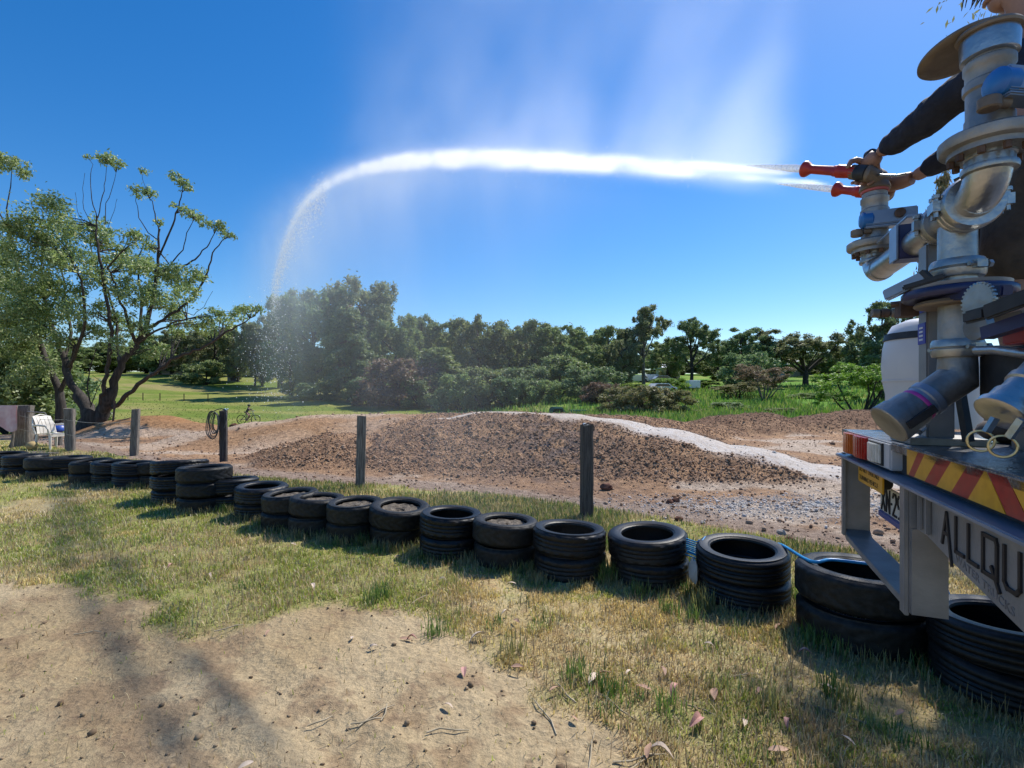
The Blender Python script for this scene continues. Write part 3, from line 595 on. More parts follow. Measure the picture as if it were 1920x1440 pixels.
# ------------------------------------------------------------------ things near the left posts
PLAST = mat('white_plastic', (.72, .68, .60), (.55, .50, .42), 6, .45)
def chair():
    b0 = W(100, 846, 14.6); gz = zg(b0.x, b0.y); e = empty('plastic_chair', (b0.x, b0.y, gz), 'white plastic garden chair standing among the posts', 'chair'); e.scale = (1.15, 1.15, 1.1)
    e.rotation_euler = (0, 0, math.radians(78))
    w, d, sh = .46, .44, .40
    b = MB()
    n = 7; grid = []
    for i in range(n):
        for j in range(n):
            u_, v_ = i / (n - 1) - .5, j / (n - 1) - .5; grid.append((u_ * w, v_ * d, sh + .02 * (u_ * u_ * 4) - .012 * (1 - v_ * v_ * 4)))
    f = [(i * n + j, (i + 1) * n + j, (i + 1) * n + j + 1, i * n + j + 1) for i in range(n - 1) for j in range(n - 1)]
    low = [(x, y, z - .02) for x, y, z in grid]; b.add(grid, f); b.add(low, [tuple(reversed(q)) for q in f]); b.box((0, -d / 2, sh - .03), (w, .02, .07)); b.build('seat', PLAST, e, local=True)
    b = MB(); n2 = 9
    for k in range(5):
        x0 = -w / 2 + .02 + k * (w - .04) / 5; P = []
        for i in range(n2):
            t = i / (n2 - 1); y_ = d / 2 + .02 + .15 * t - .03 * math.sin(math.pi * t); z = sh + .02 + .44 * t
            P += [(x0, y_ + .03 * (abs(x0 / w) * 2) ** 2 * -1, z), (x0 + (w - .04) / 5 * .88, y_ - .03 * (abs((x0 + .07) / w) * 2) ** 2, z)]
        b.add(P, [(2 * i, 2 * i + 1, 2 * i + 3, 2 * i + 2) for i in range(n2 - 1)]); b.add([(x, y + .012, z) for x, y, z in P], [(2 * i + 2, 2 * i + 3, 2 * i + 1, 2 * i) for i in range(n2 - 1)])
    pts = [(-w / 2, d / 2 + .02, sh), (-w / 2 - .01, d / 2 + .1, sh + .25), (-w / 2 + .06, d / 2 + .18, sh + .45), (0, d / 2 + .2, sh + .5), (w / 2 - .06, d / 2 + .18, sh + .45), (w / 2 + .01, d / 2 + .1, sh + .25), (w / 2, d / 2 + .02, sh)]
    b.tube(pts, .02, 8); b.build('backrest', PLAST, e, local=True)
    for sx in (-1, 1):
        b = MB(); b.tube([(sx * w / 2, d / 2 + .08, sh + .22), (sx * (w / 2 + .04), .1, sh + .24), (sx * (w / 2 + .04), -.14, sh + .22), (sx * (w / 2 + .02), -.2, sh + .12), (sx * w / 2, -.2, sh)], [.022, .028, .028, .024, .022], 8); b.build('armrest', PLAST, e, local=True)
        for sy in (-1, 1):
            b = MB(); b.tube([(sx * w / 2 * .95, sy * d / 2 * .9, sh), (sx * w / 2 * 1.05, sy * d / 2 * 1.1, .0)], [.03, .022], 6); b.build('leg', PLAST, e, local=True)
    return e
chair()
q = W(110, 800, 15.6); b = MB(); b.lathe([(.02, .20), (.10, .19), (.17, .14), (.21, .06), (.215, .0), (.205, -.02), (.19, 0), (.15, .1), (.02, .17)], (0, 0, 0), seg=24); o = b.build('blue_basin', mat('blue_plastic', (.02, .06, .30), (.03, .09, .4), 8, .4)); o.location = q + Vector((0, 0, -.12)); tag(o, 'blue upturned plastic basin behind the white chair', 'basin')
b = MB(); q = W(110, 840, 15.65); b.tube([(0, 0, -.1), (0, 0, q.z * 0 + 1.1)], .1, 10); o = b.build('tree_stump', WOOD); o.location = (q.x, q.y, zg(q.x, q.y)); o.scale = (1, 1, .5); tag(o, 'low timber stump the blue basin rests on', 'stump')
q = W(60, 834, 14.2); b = MB(); b.ball((0, 0, 0), .13, 14, 10, (1, 1, .95), .03); o = b.build('tan_ball', mat('tan', (.45, .33, .14), (.36, .26, .12), 6, .8)); o.location = (q.x, q.y, zg(q.x, q.y) + .13); tag(o, 'round tan ball on the ground left of the plastic chair', 'ball')
# bent tube frame
b = MB(); f_ = [W(46, 830, 15.1), W(47, 775, 15.1), W(52, 772, 15.1), W(84, 774, 15.3), W(87, 778, 15.3), W(80, 805, 15.3)]; b.tube(f_, .018, 8); o = b.build('tube_frame', STEEL); tag(o, 'bent steel tube frame standing behind the chair', 'frame')
# pink towel on a rail
b = MB(); b.tube([W(-60, 763, 14.6), W(32, 762, 14.6)], .03, 8); b.tube([W(-40, 763, 14.6), W(-40, 845, 14.6)], .04, 8); b.tube([W(30, 762, 14.6), W(22, 842, 14.6)], .035, 8); o = b.build('timber_rail', WOOD); tag(o, 'low rail that carries the pink towel', 'rail')
b = MB(); n1, n2 = 16, 12; P = []
for i in range(n1):
    for j in range(n2):
        t = i / (n1 - 1); s_ = j / (n2 - 1); px = -45 + 75 * t; py = 760 + s_ * (44 + 6 * math.sin(t * 9)); w_ = W(px, py, 14.52 - .05 * math.sin(t * 14 + s_ * 2) - .06 * s_); P.append(w_)
f = [(i * n2 + j, (i + 1) * n2 + j, (i + 1) * n2 + j + 1, i * n2 + j + 1) for i in range(n1 - 1) for j in range(n2 - 1)]
b.add(P, f); b.add([p + Vector((0, .03, 0)) for p in P], [tuple(reversed(q)) for q in f]); o = b.build('pink_towel', mat('towel', (.62, .36, .36), (.72, .52, .50), 5, .9, bump=.3)); tag(o, 'faded pink towel hanging over the rail by the corner post', 'towel')
for (px, py, l) in ((5, 842, 'weathered plank lying behind the last tyres'), (40, 846, 'second weathered plank lying by the corner post')):
    q = W(px, py, 13.2); b = MB(); b.box((0, 0, 0), (1.6, .2, .05)); o = b.build('loose_plank', WOOD, bevel=.008); o.location = (q.x, q.y, zg(q.x, q.y) + .03); o.rotation_euler = (0, .01, .5 if px < 20 else .2); tag(o, l, 'plank')
# stones that stand out on the track
for i, (px, py, s, l) in enumerate(((1137, 918, .085, 'reddish clod lying right of the dark post on the track'), (1256, 944, .05, 'small dark red lump, left one of a pair on the track'), (1268, 941, .055, 'small dark red lump, right one of a pair on the track'), (1273, 977, .045, 'dark clod on the verge behind the fourth stack'), (1318, 982, .03, 'pale stone on the verge between two clods'), (1466, 1002, .045, 'pale flat stone on the verge behind the third stack'), (1480, 1015, .04, 'dark clod on the verge left of the blue hose'), (440, 793, .25, 'dark lump in the grass near the cyclist'))):
    D = EYE * F / (py - HOR) if py > 800 else 33; X = (px - 960) / F * D; b = MB(); b.ball((0, 0, 0), s, 9, 6, (1.3, 1, .8), .22)
    o = b.build('rock', isl_mat('rock%d' % i, (.10, .05, .035) if i not in (4, 5) else (.36, .32, .28), (.16, .075, .05) if i not in (4, 5) else (.42, .38, .33)), smooth=25); o.location = (X, D, zg(X, D) + s * .45); o.rotation_euler = (0, 0, i); tag(o, l, 'rock')
# ------------------------------------------------------------------ trees
BARK = mat('bark', (.028, .023, .02), (.075, .062, .052), 5, .95, bump=1.0, bscale=14, stretch=(3, 3, .5))
BARKG = mat('grey_bark', (.09, .08, .07), (.21, .19, .17), 4, .9, bump=.8, bscale=12, stretch=(3, 3, .5))
LF_BIG = leaf_mat('leaf_big', (0.144, 0.223, 0.064), (0.334, 0.431, 0.144), (0.606, 0.638, 0.334), .5, gloss=.14, rough=.5)
LF_WOOD = leaf_mat('leaf_wood', (0.129, 0.194, 0.065), (0.290, 0.386, 0.133), (0.451, 0.494, 0.204), .5)
LF_GUM = leaf_mat('leaf_gum', (0.142, 0.181, 0.077), (0.302, 0.353, 0.161), (0.484, 0.484, 0.262), .5)
LF_DARK = leaf_mat('leaf_dark', (0.122, 0.192, 0.082), (0.268, 0.364, 0.146), None, .45)
LF_LIME = leaf_mat('leaf_lime', (0.124, 0.229, 0.026), (0.264, 0.404, 0.053), None, .45)
LF_BROWN = leaf_mat('leaf_brown', (0.140, 0.091, 0.059), (0.298, 0.206, 0.132), (0.215, 0.232, 0.100), .4)
LF_OLIVE = leaf_mat('leaf_olive', (0.158, 0.179, 0.062), (0.336, 0.336, 0.126), (0.463, 0.357, 0.168), .35)
LF_RUST = leaf_mat('leaf_autumn', (0.120, 0.120, 0.060), (0.288, 0.228, 0.108), (0.360, 0.204, 0.084), .4)
def leaf_quads(P, size, r, droop=.0, asp=.42, out=None):
    """rhombic leaf (or spray of leaves) faces at points P"""
    n = len(P); d = r.normal(0, 1, (n, 3)); d[:, 2] -= droop
    if out is not None: d += out * .9
    d /= np.linalg.norm(d, axis=1)[:, None]; q = r.normal(0, 1, (n, 3)); s = np.cross(d, q); s /= np.linalg.norm(s, axis=1)[:, None]
    L = (size * r.uniform(.55, 1.35, n))[:, None]; nn = np.cross(d, s)
    V = np.stack([P - d * L * .5, P + s * L * asp * .5 + nn * L * .06, P + d * L * .5, P - s * L * asp * .5 + nn * L * .06], 1)
    Fq = (np.arange(n) * 4)[:, None] + np.array([[0, 1, 2, 3]])
    return V.reshape(-1, 3), Fq
def shell_points(c, rad, n, r, inner=.35):
    u = r.normal(0, 1, (n, 3)); u /= np.linalg.norm(u, axis=1)[:, None]; k = (inner + (1 - inner) * r.random(n) ** .6)[:, None]
    return np.asarray(c) + u * k * np.asarray(rad), u
def crown(name, clumps, dens, size, m, seed, droop=.15, parent=None, asp=.42, sub=7):
    r = np.random.default_rng(seed); Ps = []; Us = []
    for (c, rad) in clumps:
        rad = np.asarray(rad, float) if hasattr(rad, '__len__') else np.full(3, float(rad))
        n = max(30, int(dens * (rad[0] * rad[1] * rad[2]) ** (2 / 3)))
        # clumps inside the clump give the uneven outline
        for k in range(sub):
            cc, uu = shell_points(c, rad * .78, 1, r, .55); u = r.normal(0, 1, (n // sub, 3)); p = cc[0] + u * rad * r.uniform(.17, .32); Ps.append(p); Us.append(u * .6)
    P = np.concatenate(Ps); U = np.concatenate(Us); V, Q = leaf_quads(P, size, r, droop, asp, U * .5)
    o = fast_mesh(name, V, Q, m)
    if parent is not None: o.parent = parent
    return o
def limb_path(a, b, r, bend=.08, n=5):
    a = Vector(a); b = Vector(b); L = (b - a).length; off = Vector((r.uniform(-1, 1), r.uniform(-1, 1), r.uniform(-.3, 1))) * L * bend
    return [a.lerp(b, t) + off * math.sin(math.pi * t) for t in [k / (n - 1) for k in range(n)]]
def make_tree(kind, seed):
    """a prototype of unit-free metres about 12 m tall, base at the origin: (root, trunk and crown children)"""
    r = random.Random(seed); e = empty('tree', (0, 0, -500)); b = MB(); cl = []
    if kind == 'dense':                                     # tall dome with foliage nearly to the ground
        H = 12; b.tube([(0, 0, -.3), (.1, 0, 3), (0, .1, 7), (.1, 0, 10)], [.26, .20, .14, .05], 8)
        for i in range(90):
            t = r.random() ** .75; z = .9 + t * 10.0; wd = 3.9 * math.sin(math.pi * min(1, .16 + .80 * (1 - (z - .9) / 10.9) ** .85)) + .35; a = r.uniform(0, 6.28); q = wd * r.uniform(.45, 1.0)
            c = (q * math.cos(a), q * math.sin(a), z); cl.append((c, (r.uniform(.55, .95), r.uniform(.55, .95), r.uniform(.6, 1.15))))
            if i < 14: b.tube(limb_path((0, 0, max(1.5, z - 2)), c, r), [.11, .09, .07, .05, .03], 5)
        return e, b, cl, 560, .36, .25
    if kind == 'cone':                                      # she-oak: narrow, drooping
        b.tube([(0, 0, -.3), (0, 0, 5), (.1, 0, 11)], [.25, .17, .05], 8)
        for i in range(40):
            z = 2.2 + 9.4 * i / 39; wd = 2.5 * (1 - (z / 13.2)) ** .7 + .2; a = i * 2.4 + r.uniform(-.4, .4); q = wd * r.uniform(.4, .9); c = (q * math.cos(a), q * math.sin(a), z); cl.append((c, (wd * .38 + .2, wd * .38 + .2, .8)))
        return e, b, cl, 800, .34, .9
    if kind == 'gum':                                       # tall open eucalypt with clear limbs
        b.tube([(0, 0, -.3), (.15, 0, 3), (-.1, .1, 6)], [.33, .26, .2], 8); tips = []
        for i in range(9):
            a = i * 2.4 + r.uniform(-.3, .3); z0 = r.uniform(3.2, 6); L = r.uniform(2.0, 4.2); z1 = z0 + r.uniform(2.0, 5.6); c = Vector((L * math.cos(a), L * math.sin(a) * .9, min(z1, 11.4)))
            b.tube(limb_path((0, 0, z0), c, r, .12, 6), [.14, .12, .10, .08, .06, .03], 6)
            for k in range(8):
                t = c + Vector((r.uniform(-1.5, 1.5), r.uniform(-1.5, 1.5), r.uniform(-1.7, .9))); b.tube(limb_path(c - Vector((0, 0, .8)), t, r, .1, 3), [.05, .035, .02], 4); cl.append((t, (r.uniform(.4, .8), r.uniform(.4, .8), r.uniform(.45, .85))))
        b.tube(limb_path((-.1, .1, 6), (.4, .2, 11), r, .05), [.18, .14, .1, .07, .04], 6)
        for k in range(7): cl.append(((r.uniform(-1.4, 1.6), r.uniform(-1.4, 1.4), r.uniform(9.5, 11.8)), (.85, .85, .55)))
        return e, b, cl, 950, .30, .5
    if kind == 'spread':                                    # broad crown on a short dark trunk
        b.tube([(0, 0, -.3), (0, .1, 2.4), (.1, 0, 4.2)], [.42, .34, .28], 8)
        for i in range(15):
            a = i * 2.4; L = r.uniform(2.5, 6.0); c = Vector((L * math.cos(a), L * math.sin(a) * .7, r.uniform(5.5, 11))); b.tube(limb_path((0, 0, r.uniform(2.2, 4.2)), c, r, .1, 6), [.17, .15, .12, .09, .06, .03], 6)
            for k in range(6): t = c + Vector((r.uniform(-1.6, 1.6), r.uniform(-1.3, 1.3), r.uniform(-2.0, .8))); cl.append((t, (r.uniform(.6, 1.0), r.uniform(.6, 1.0), r.uniform(.55, .9))))
        return e, b, cl, 800, .32, .3
    if kind == 'bush':                                      # rounded shrub, foliage to the ground
        for i in range(6): a = i * 1.05; b.tube(limb_path((0, 0, -.1), (1.6 * math.cos(a), 1.6 * math.sin(a), 3), r, .1), [.09, .08, .06, .05, .03], 5)
        for i in range(46):
            a = r.uniform(0, 6.28); z = r.uniform(.4, 4.0); wd = 3.0 * math.sqrt(max(.1, 1 - (z / 4.6) ** 2)); q = wd * r.uniform(.3, 1); cl.append(((q * math.cos(a), q * math.sin(a), z), (r.uniform(.45, .8), r.uniform(.45, .8), r.uniform(.45, .85))))
        return e, b, cl, 850, .26, .1
    if kind == 'twiggy':                                    # thin multi-stemmed small tree, airy crown
        for i in range(7):
            a = i * .9; top = Vector((2.2 * math.cos(a), 2.0 * math.sin(a), r.uniform(5, 9))); b.tube(limb_path((.1 * math.cos(a), .1 * math.sin(a), -.2), top, r, .12, 6), [.12, .10, .08, .06, .045, .02], 5)
            for k in range(8): t = top + Vector((r.uniform(-1.5, 1.5), r.uniform(-1.5, 1.5), r.uniform(-2.6, .8))); b.tube(limb_path(top - Vector((top.x * .4, top.y * .4, 2)), t, r, .08, 3), [.04, .03, .012], 4); cl.append((t, (r.uniform(.45, .8), r.uniform(.45, .8), r.uniform(.45, .8))))
        return e, b, cl, 620, .26, .2
PROTO = {}
def proto(kind, lm, seed, bark):
    key = (kind, lm.name, seed)
    if key not in PROTO:
        e, b, cl, dens, size, droop = make_tree(kind, seed)
        t = b.build('trunk', bark, None, smooth=60); t.parent = e
        crown('crown', cl, dens, size, lm, seed, droop, e)
        ch = kids(e); co = np.array([v.co[:] for q in ch if q.name.startswith('crown') for v in q.data.vertices]); PROTO[key] = [e, False, ch, float(np.percentile(co[:, 2], 99.7)), float(np.percentile(np.abs(co[:, 0]), 96))]
    return PROTO[key]
def plant(name, px, ytop, D, hw, kind, lm, seed, label, group=None, cat='tree', bark=BARK, hnat=None, wnat=None):
    """a tree whose crown top stands at row ytop and half width hw pixels, at distance D"""
    X = (px - 960) / F * D; g = zg(X, D); h = EYE + (HOR - ytop) * D / F - g; P = proto(kind, lm, seed, bark); e, used, ch, hnat, wnat = P; s = h / hnat; w = hw * D / F / wnat
    if used:
        r = e.copy(); C.objects.link(r)
        for c in ch: c2 = c.copy(); C.objects.link(c2); c2.parent = r
    else: r = e; P[1] = True
    r.name = name; r.location = (X, D, g - .1); r.scale = (w, w, s); r.rotation_euler = (0, 0, (px * 7.3 + ytop) % 6.28)
    if 'group' in r: del r['group']
    return tag(r, label, cat, group)
GW = 'trees of the wood beyond the dirt track'; GR = 'trees on the meadow slope'
T = plant
# wood, back to front
rowspec = [(p, 640 + (p * 37) % 26, 108 + (p * 13) % 30, 46, 'dense', (LF_WOOD, LF_DARK, LF_GUM)[(p // 45) % 3], 1 + (p // 45) % 4) for p in range(-20, 420, 42)]
rowspec += [(p, 652 + (p * 31) % 24, 128 + (p * 17) % 30, 52, 'dense', (LF_WOOD, LF_DARK, LF_GUM)[(p // 50) % 3], 1 + (p // 50) % 4) for p in range(430, 1700, 50)]
for i, (px, yt, D, hw, kd, lm, sd) in enumerate(rowspec):
    T('wood_tree', px, yt, D, hw, kd, lm, sd, 'dark leafy tree in the distant row behind the mown paddock' if px < 420 else 'distant leafy tree filling the gaps behind the wood and the meadow', 'distant tree row behind the paddock' if px < 420 else 'distant trees behind the wood')
for px, yt, D, hw, sd, l in ((300, 628, 108, 38, 1, 'leafy tree behind the long low bough of the big tree, left one'), (352, 622, 104, 38, 4, 'leafy tree behind the long low bough of the big tree, middle one'), (402, 618, 98, 36, 2, 'leafy tree behind the tip of the long low bough'), (446, 610, 95, 34, 3, 'tall leafy tree right above the white roof')):
    T('wood_tree', px, yt, D, hw, 'dense', LF_WOOD if sd % 2 else LF_GUM, sd, l, GW)
T('wood_tree', 385, 676, 88, 34, 'bush', LF_WOOD, 5, 'round bushy tree at the paddock edge, left of the white roof', GW)
T('wood_tree', 478, 606, 90, 34, 'gum', LF_GUM, 11, 'grey-green tree at the left end of the wood, right of the white roof', GW)
T('wood_tree', 528, 580, 82, 30, 'gum', LF_GUM, 12, 'slim tree just left of the tall dark dome of the wood', GW)
T('wood_tree', 588, 541, 73, 60, 'dense', LF_DARK, 3, 'tall dark domed tree, highest mass on the left of the wood', GW)
T('wood_tree', 676, 531, 76, 56, 'dense', LF_GUM, 4, 'tallest broad-topped tree of the wood', GW)
T('wood_tree', 545, 640, 70, 45, 'dense', LF_DARK, 1, 'low dark tree at the foot of the tall dome', GW)
T('she_oak', 655, 578, 64, 38, 'cone', LF_DARK, 21, 'narrow pointed tree with a bare trunk in front of the tallest tree', GW)
T('she_oak', 655, 575, 65, 20, 'cone', LF_BROWN, 22, 'thin brown-tipped spire inside the narrow pointed tree', GW)
T('wood_tree', 742, 597, 73, 44, 'dense', LF_WOOD, 2, 'leafy tree on the right shoulder of the tallest tree', GW)
T('wood_tree', 792, 590, 84, 38, 'gum', LF_GUM, 13, 'pale high crown peeping over the middle of the wood', GW)
T('wood_tree', 838, 606, 80, 36, 'dense', LF_WOOD, 1, 'mid green crown left of the broad middle tree', GW)
T('wood_tree', 897, 599, 74, 50, 'dense', LF_WOOD, 4, 'broad tree in the middle of the wood above the drizzle', GW)
T('wood_tree', 955, 611, 82, 40, 'gum', LF_GUM, 12, 'grey-green crown right of the broad middle tree', GW)
T('wood_tree', 1003, 603, 77, 48, 'dense', LF_WOOD, 2, 'rounded tree of the wood above the teal vehicle', GW)
T('wood_tree', 1052, 613, 74, 44, 'dense', LF_WOOD, 1, 'sunlit tree where the wood steps down to the right', GW)
T('wood_tree', 1088, 650, 70, 36, 'dense', LF_WOOD, 4, 'lower tree closing the right end of the dense wood', GW)
T('wood_tree', 1140, 614, 76, 46, 'dense', LF_WOOD, 2, 'leafy tree left of the tall open gum', GR)
T('wood_tree', 1166, 640, 70, 30, 'dense', LF_GUM, 3, 'smaller leafy tree against the trunk of the tall open gum', GR)
for px, yt, D, hw, sd, l in ((492, 602, 90, 32, 2, 'leafy tree between the white roof and the tall dome'), (522, 592, 88, 30, 4, 'leafy tree tucked against the left side of the tall dome'), (768, 618, 86, 34, 1, 'leafy tree filling the wood behind the brown bush'), (818, 622, 87, 34, 3, 'leafy tree in the second rank left of the broad middle tree'), (868, 620, 86, 34, 2, 'leafy tree in the second rank just behind the broad middle tree'), (925, 624, 88, 34, 4, 'leafy tree in the second rank right of the broad middle tree'), (978, 618, 88, 34, 1, 'leafy tree in the second rank above the dark bush'), (1028, 624, 86, 34, 3, 'leafy tree in the second rank above the teal vehicle'), (1110, 632, 84, 34, 2, 'leafy tree in the gap at the right end of the wood')):
    T('wood_tree', px, yt, D, hw, 'dense', LF_WOOD if sd % 2 else LF_GUM, sd, l, GW)
T('brown_bush', 745, 674, 58, 62, 'bush', LF_BROWN, 31, 'round brown bush in front of the wood', None, 'bush')
T('grey_bush', 822, 652, 60, 48, 'cone', LF_WOOD, 23, 'drooping green tree right behind the brown bush', GW)
T('green_bush', 905, 690, 56, 55, 'bush', LF_WOOD, 5, 'dark bush in the drizzle behind the top of the big dirt jump', None, 'bush')
T('green_bush', 985, 688, 58, 55, 'bush', LF_DARK, 6, 'dark bush left of the teal vehicle', None, 'bush')
T('green_bush', 1050, 668, 60, 52, 'bush', LF_WOOD, 5, 'tall bush behind the teal vehicle', None, 'bush')
T('green_bush', 1112, 688, 52, 52, 'bush', LF_DARK, 6, 'dark bush at the right end of the wood', None, 'bush')
T('brown_bush', 1128, 715, 47, 30, 'bush', LF_BROWN, 31, 'low brown bush at the foot of the dark bush', None, 'bush')
T('gum_tree', 1207, 573, 72, 58, 'gum', LF_GUM, 14, 'tall open gum with a pale forked trunk on the meadow', GR, bark=BARKG)
T('gum_tree', 1296, 599, 74, 46, 'gum', LF_DARK, 15, 'dark open gum with a thick straight trunk by the white van', GR)
T('wood_tree', 1252, 640, 92, 34, 'dense', LF_WOOD, 1, 'distant leafy tree between the two tall gums', GR)
T('wood_tree', 1345, 662, 96, 36, 'dense', LF_WOOD, 2, 'low distant tree right of the thick-trunked gum', GR)
T('gum_tree', 1398, 614, 72, 50, 'gum', LF_DARK, 12, 'clumpy dark tree left of the broad spreading tree', GR)
T('wood_tree', 1402, 662, 64, 44, 'bush', LF_DARK, 6, 'dark bushy undergrowth below the clumpy tree', None, 'bush')
T('spreading_tree', 1510, 617, 70, 78, 'spread', LF_GUM, 16, 'broad spreading tree with a single dark trunk on the meadow', GR)
T('wood_tree', 1452, 650, 88, 40, 'dense', LF_WOOD, 4, 'distant tree filling the gap left of the spreading tree', GR)
T('wood_tree', 1580, 660, 95, 40, 'dense', LF_WOOD, 1, 'distant low tree right of the spreading tree', GR)
T('wood_tree', 1545, 668, 100, 40, 'dense', LF_WOOD, 2, 'distant low tree behind the spreading tree', GR)
T('bare_tree', 1432, 682, 47, 46, 'twiggy', LF_BROWN, 41, 'half bare brown tree in front on the meadow', None, bark=BARKG)
T('dead_branch', 1385, 715, 52, 46, 'twiggy', LF_OLIVE, 42, 'low tree with crooked bare boughs left of the half bare tree', None)
T('dark_tree', 1655, 566, 44, 62, 'gum', LF_DARK, 11, 'dark tree behind the white drum on the truck', None)
T('dark_tree', 1682, 640, 42, 60, 'dense', LF_DARK, 3, 'dark leafy mass beside the white drum on the truck', None)
T('lime_tree', 1612, 676, 30, 72, 'twiggy', LF_LIME, 43, 'bright lime green small tree with thin stems left of the truck', None)
T('autumn_tree', 1775, 322, 30, 62, 'gum', LF_RUST, 17, 'tall tree with rusty seed heads showing between the pipes', None, bark=BARKG)
for i, (px, yt, D, hw, lm, l) in enumerate(((1165, 726, 36, 38, LF_OLIVE, 'olive shrub at the foot of the wood'), (1212, 722, 34, 46, LF_OLIVE, 'olive and tan shrub behind the dirt bank'), (1262, 730, 33, 40, LF_OLIVE, 'tan shrub at the right end of the shrub row'), (1365, 752, 38, 34, LF_DARK, 'low dark shrub in the lush grass'), (1470, 762, 34, 30, LF_WOOD, 'low green shrub under the half bare tree'), (1520, 735, 50, 36, LF_WOOD, 'green shrub in the shade of the spreading tree'), (1180, 718, 55, 40, LF_LIME, 'bright green shrub below the tall gum'), (1255, 708, 64, 32, LF_LIME, 'light green shrub between the two gum trunks'), (1310, 712, 70, 34, LF_LIME, 'light green shrub right of the thick trunk'))):
    T('shrub', px, yt, D, hw, 'bush', lm, 5 + i % 2, l, 'shrubs on the meadow', 'shrub')
for i, (px, yt, D, hw, lm, l) in enumerate(((690, 706, 62, 36, LF_DARK, 'low dark undergrowth left of the round brown bush'), (600, 716, 66, 42, LF_DARK, 'low dark undergrowth at the foot of the tall dome'), (790, 704, 57, 36, LF_WOOD, 'low green undergrowth right of the round brown bush'), (862, 700, 55, 40, LF_WOOD, 'low green undergrowth behind the left shoulder of the dirt jump'), (950, 706, 54, 40, LF_DARK, 'low dark undergrowth behind the crest of the dirt jump'), (1020, 712, 54, 36, LF_WOOD, 'low green undergrowth beside the teal vehicle'))):
    T('undergrowth', px, yt, D, hw, 'bush', lm, 5 + i % 2, l, 'undergrowth along the edge of the wood', 'bush')
def overhang():
    e = empty('overhanging_tree', (9.5, 8.5, 0), 'leafy branch tips of an overhanging tree at the top edge above the person', 'tree'); r = random.Random(3); b = MB(); o = Vector(e.location)
    b.tube([Vector((0, 0, -.3)), Vector((-.3, -.1, 3)), Vector((-.9, -.4, 5.6)), Vector((-1.4, -.7, 7.4)), Vector((-2.2, -1.3, 8.6)), Vector((-3.2, -1.9, 8.6)), Vector((-4.1, -2.1, 7.4))], [.3, .24, .19, .14, .09, .05, .02], 9); cl = []
    for (x, y, z, q) in ((5.32, 6.42, 7.02, .2), (5.95, 6.5, 7.5, .42), (6.4, 6.62, 7.4, .45), (6.8, 6.9, 7.5, .5), (6.2, 6.2, 7.6, .35), (5.9, 6.9, 7.9, .3), (7.2, 7.0, 7.6, .55), (6.9, 7.2, 8.6, .6), (7.2, 7.6, 9.2, 1.1), (8.4, 8.3, 9.0, 1.2), (9.0, 8.6, 8.0, 1.0)):
        c = Vector((x, y, z)) - o; cl.append((c, (q, q, q * .6))); b.tube(limb_path(Vector((-2.4, -1.4, 8.6)) if x < 7 else Vector((-1.6, -.7, 7.6)), c, r, .08, 5), [.05, .04, .03, .02, .008], 5)
    b.build('trunk', BARKG, e, smooth=60, local=True); crown('crown', cl, 900, .13, LF_GUM, 79, .6, e, asp=.3, sub=8)
overhang()
T('dark_bush', 22, 655, 25, 90, 'bush', LF_WOOD, 5, 'big dark green bush at the left behind the corner post', None, 'bush')
T('dark_bush', 95, 690, 33, 60, 'bush', LF_DARK, 6, 'dark bush behind the slender trunk by the big tree', None, 'bush')

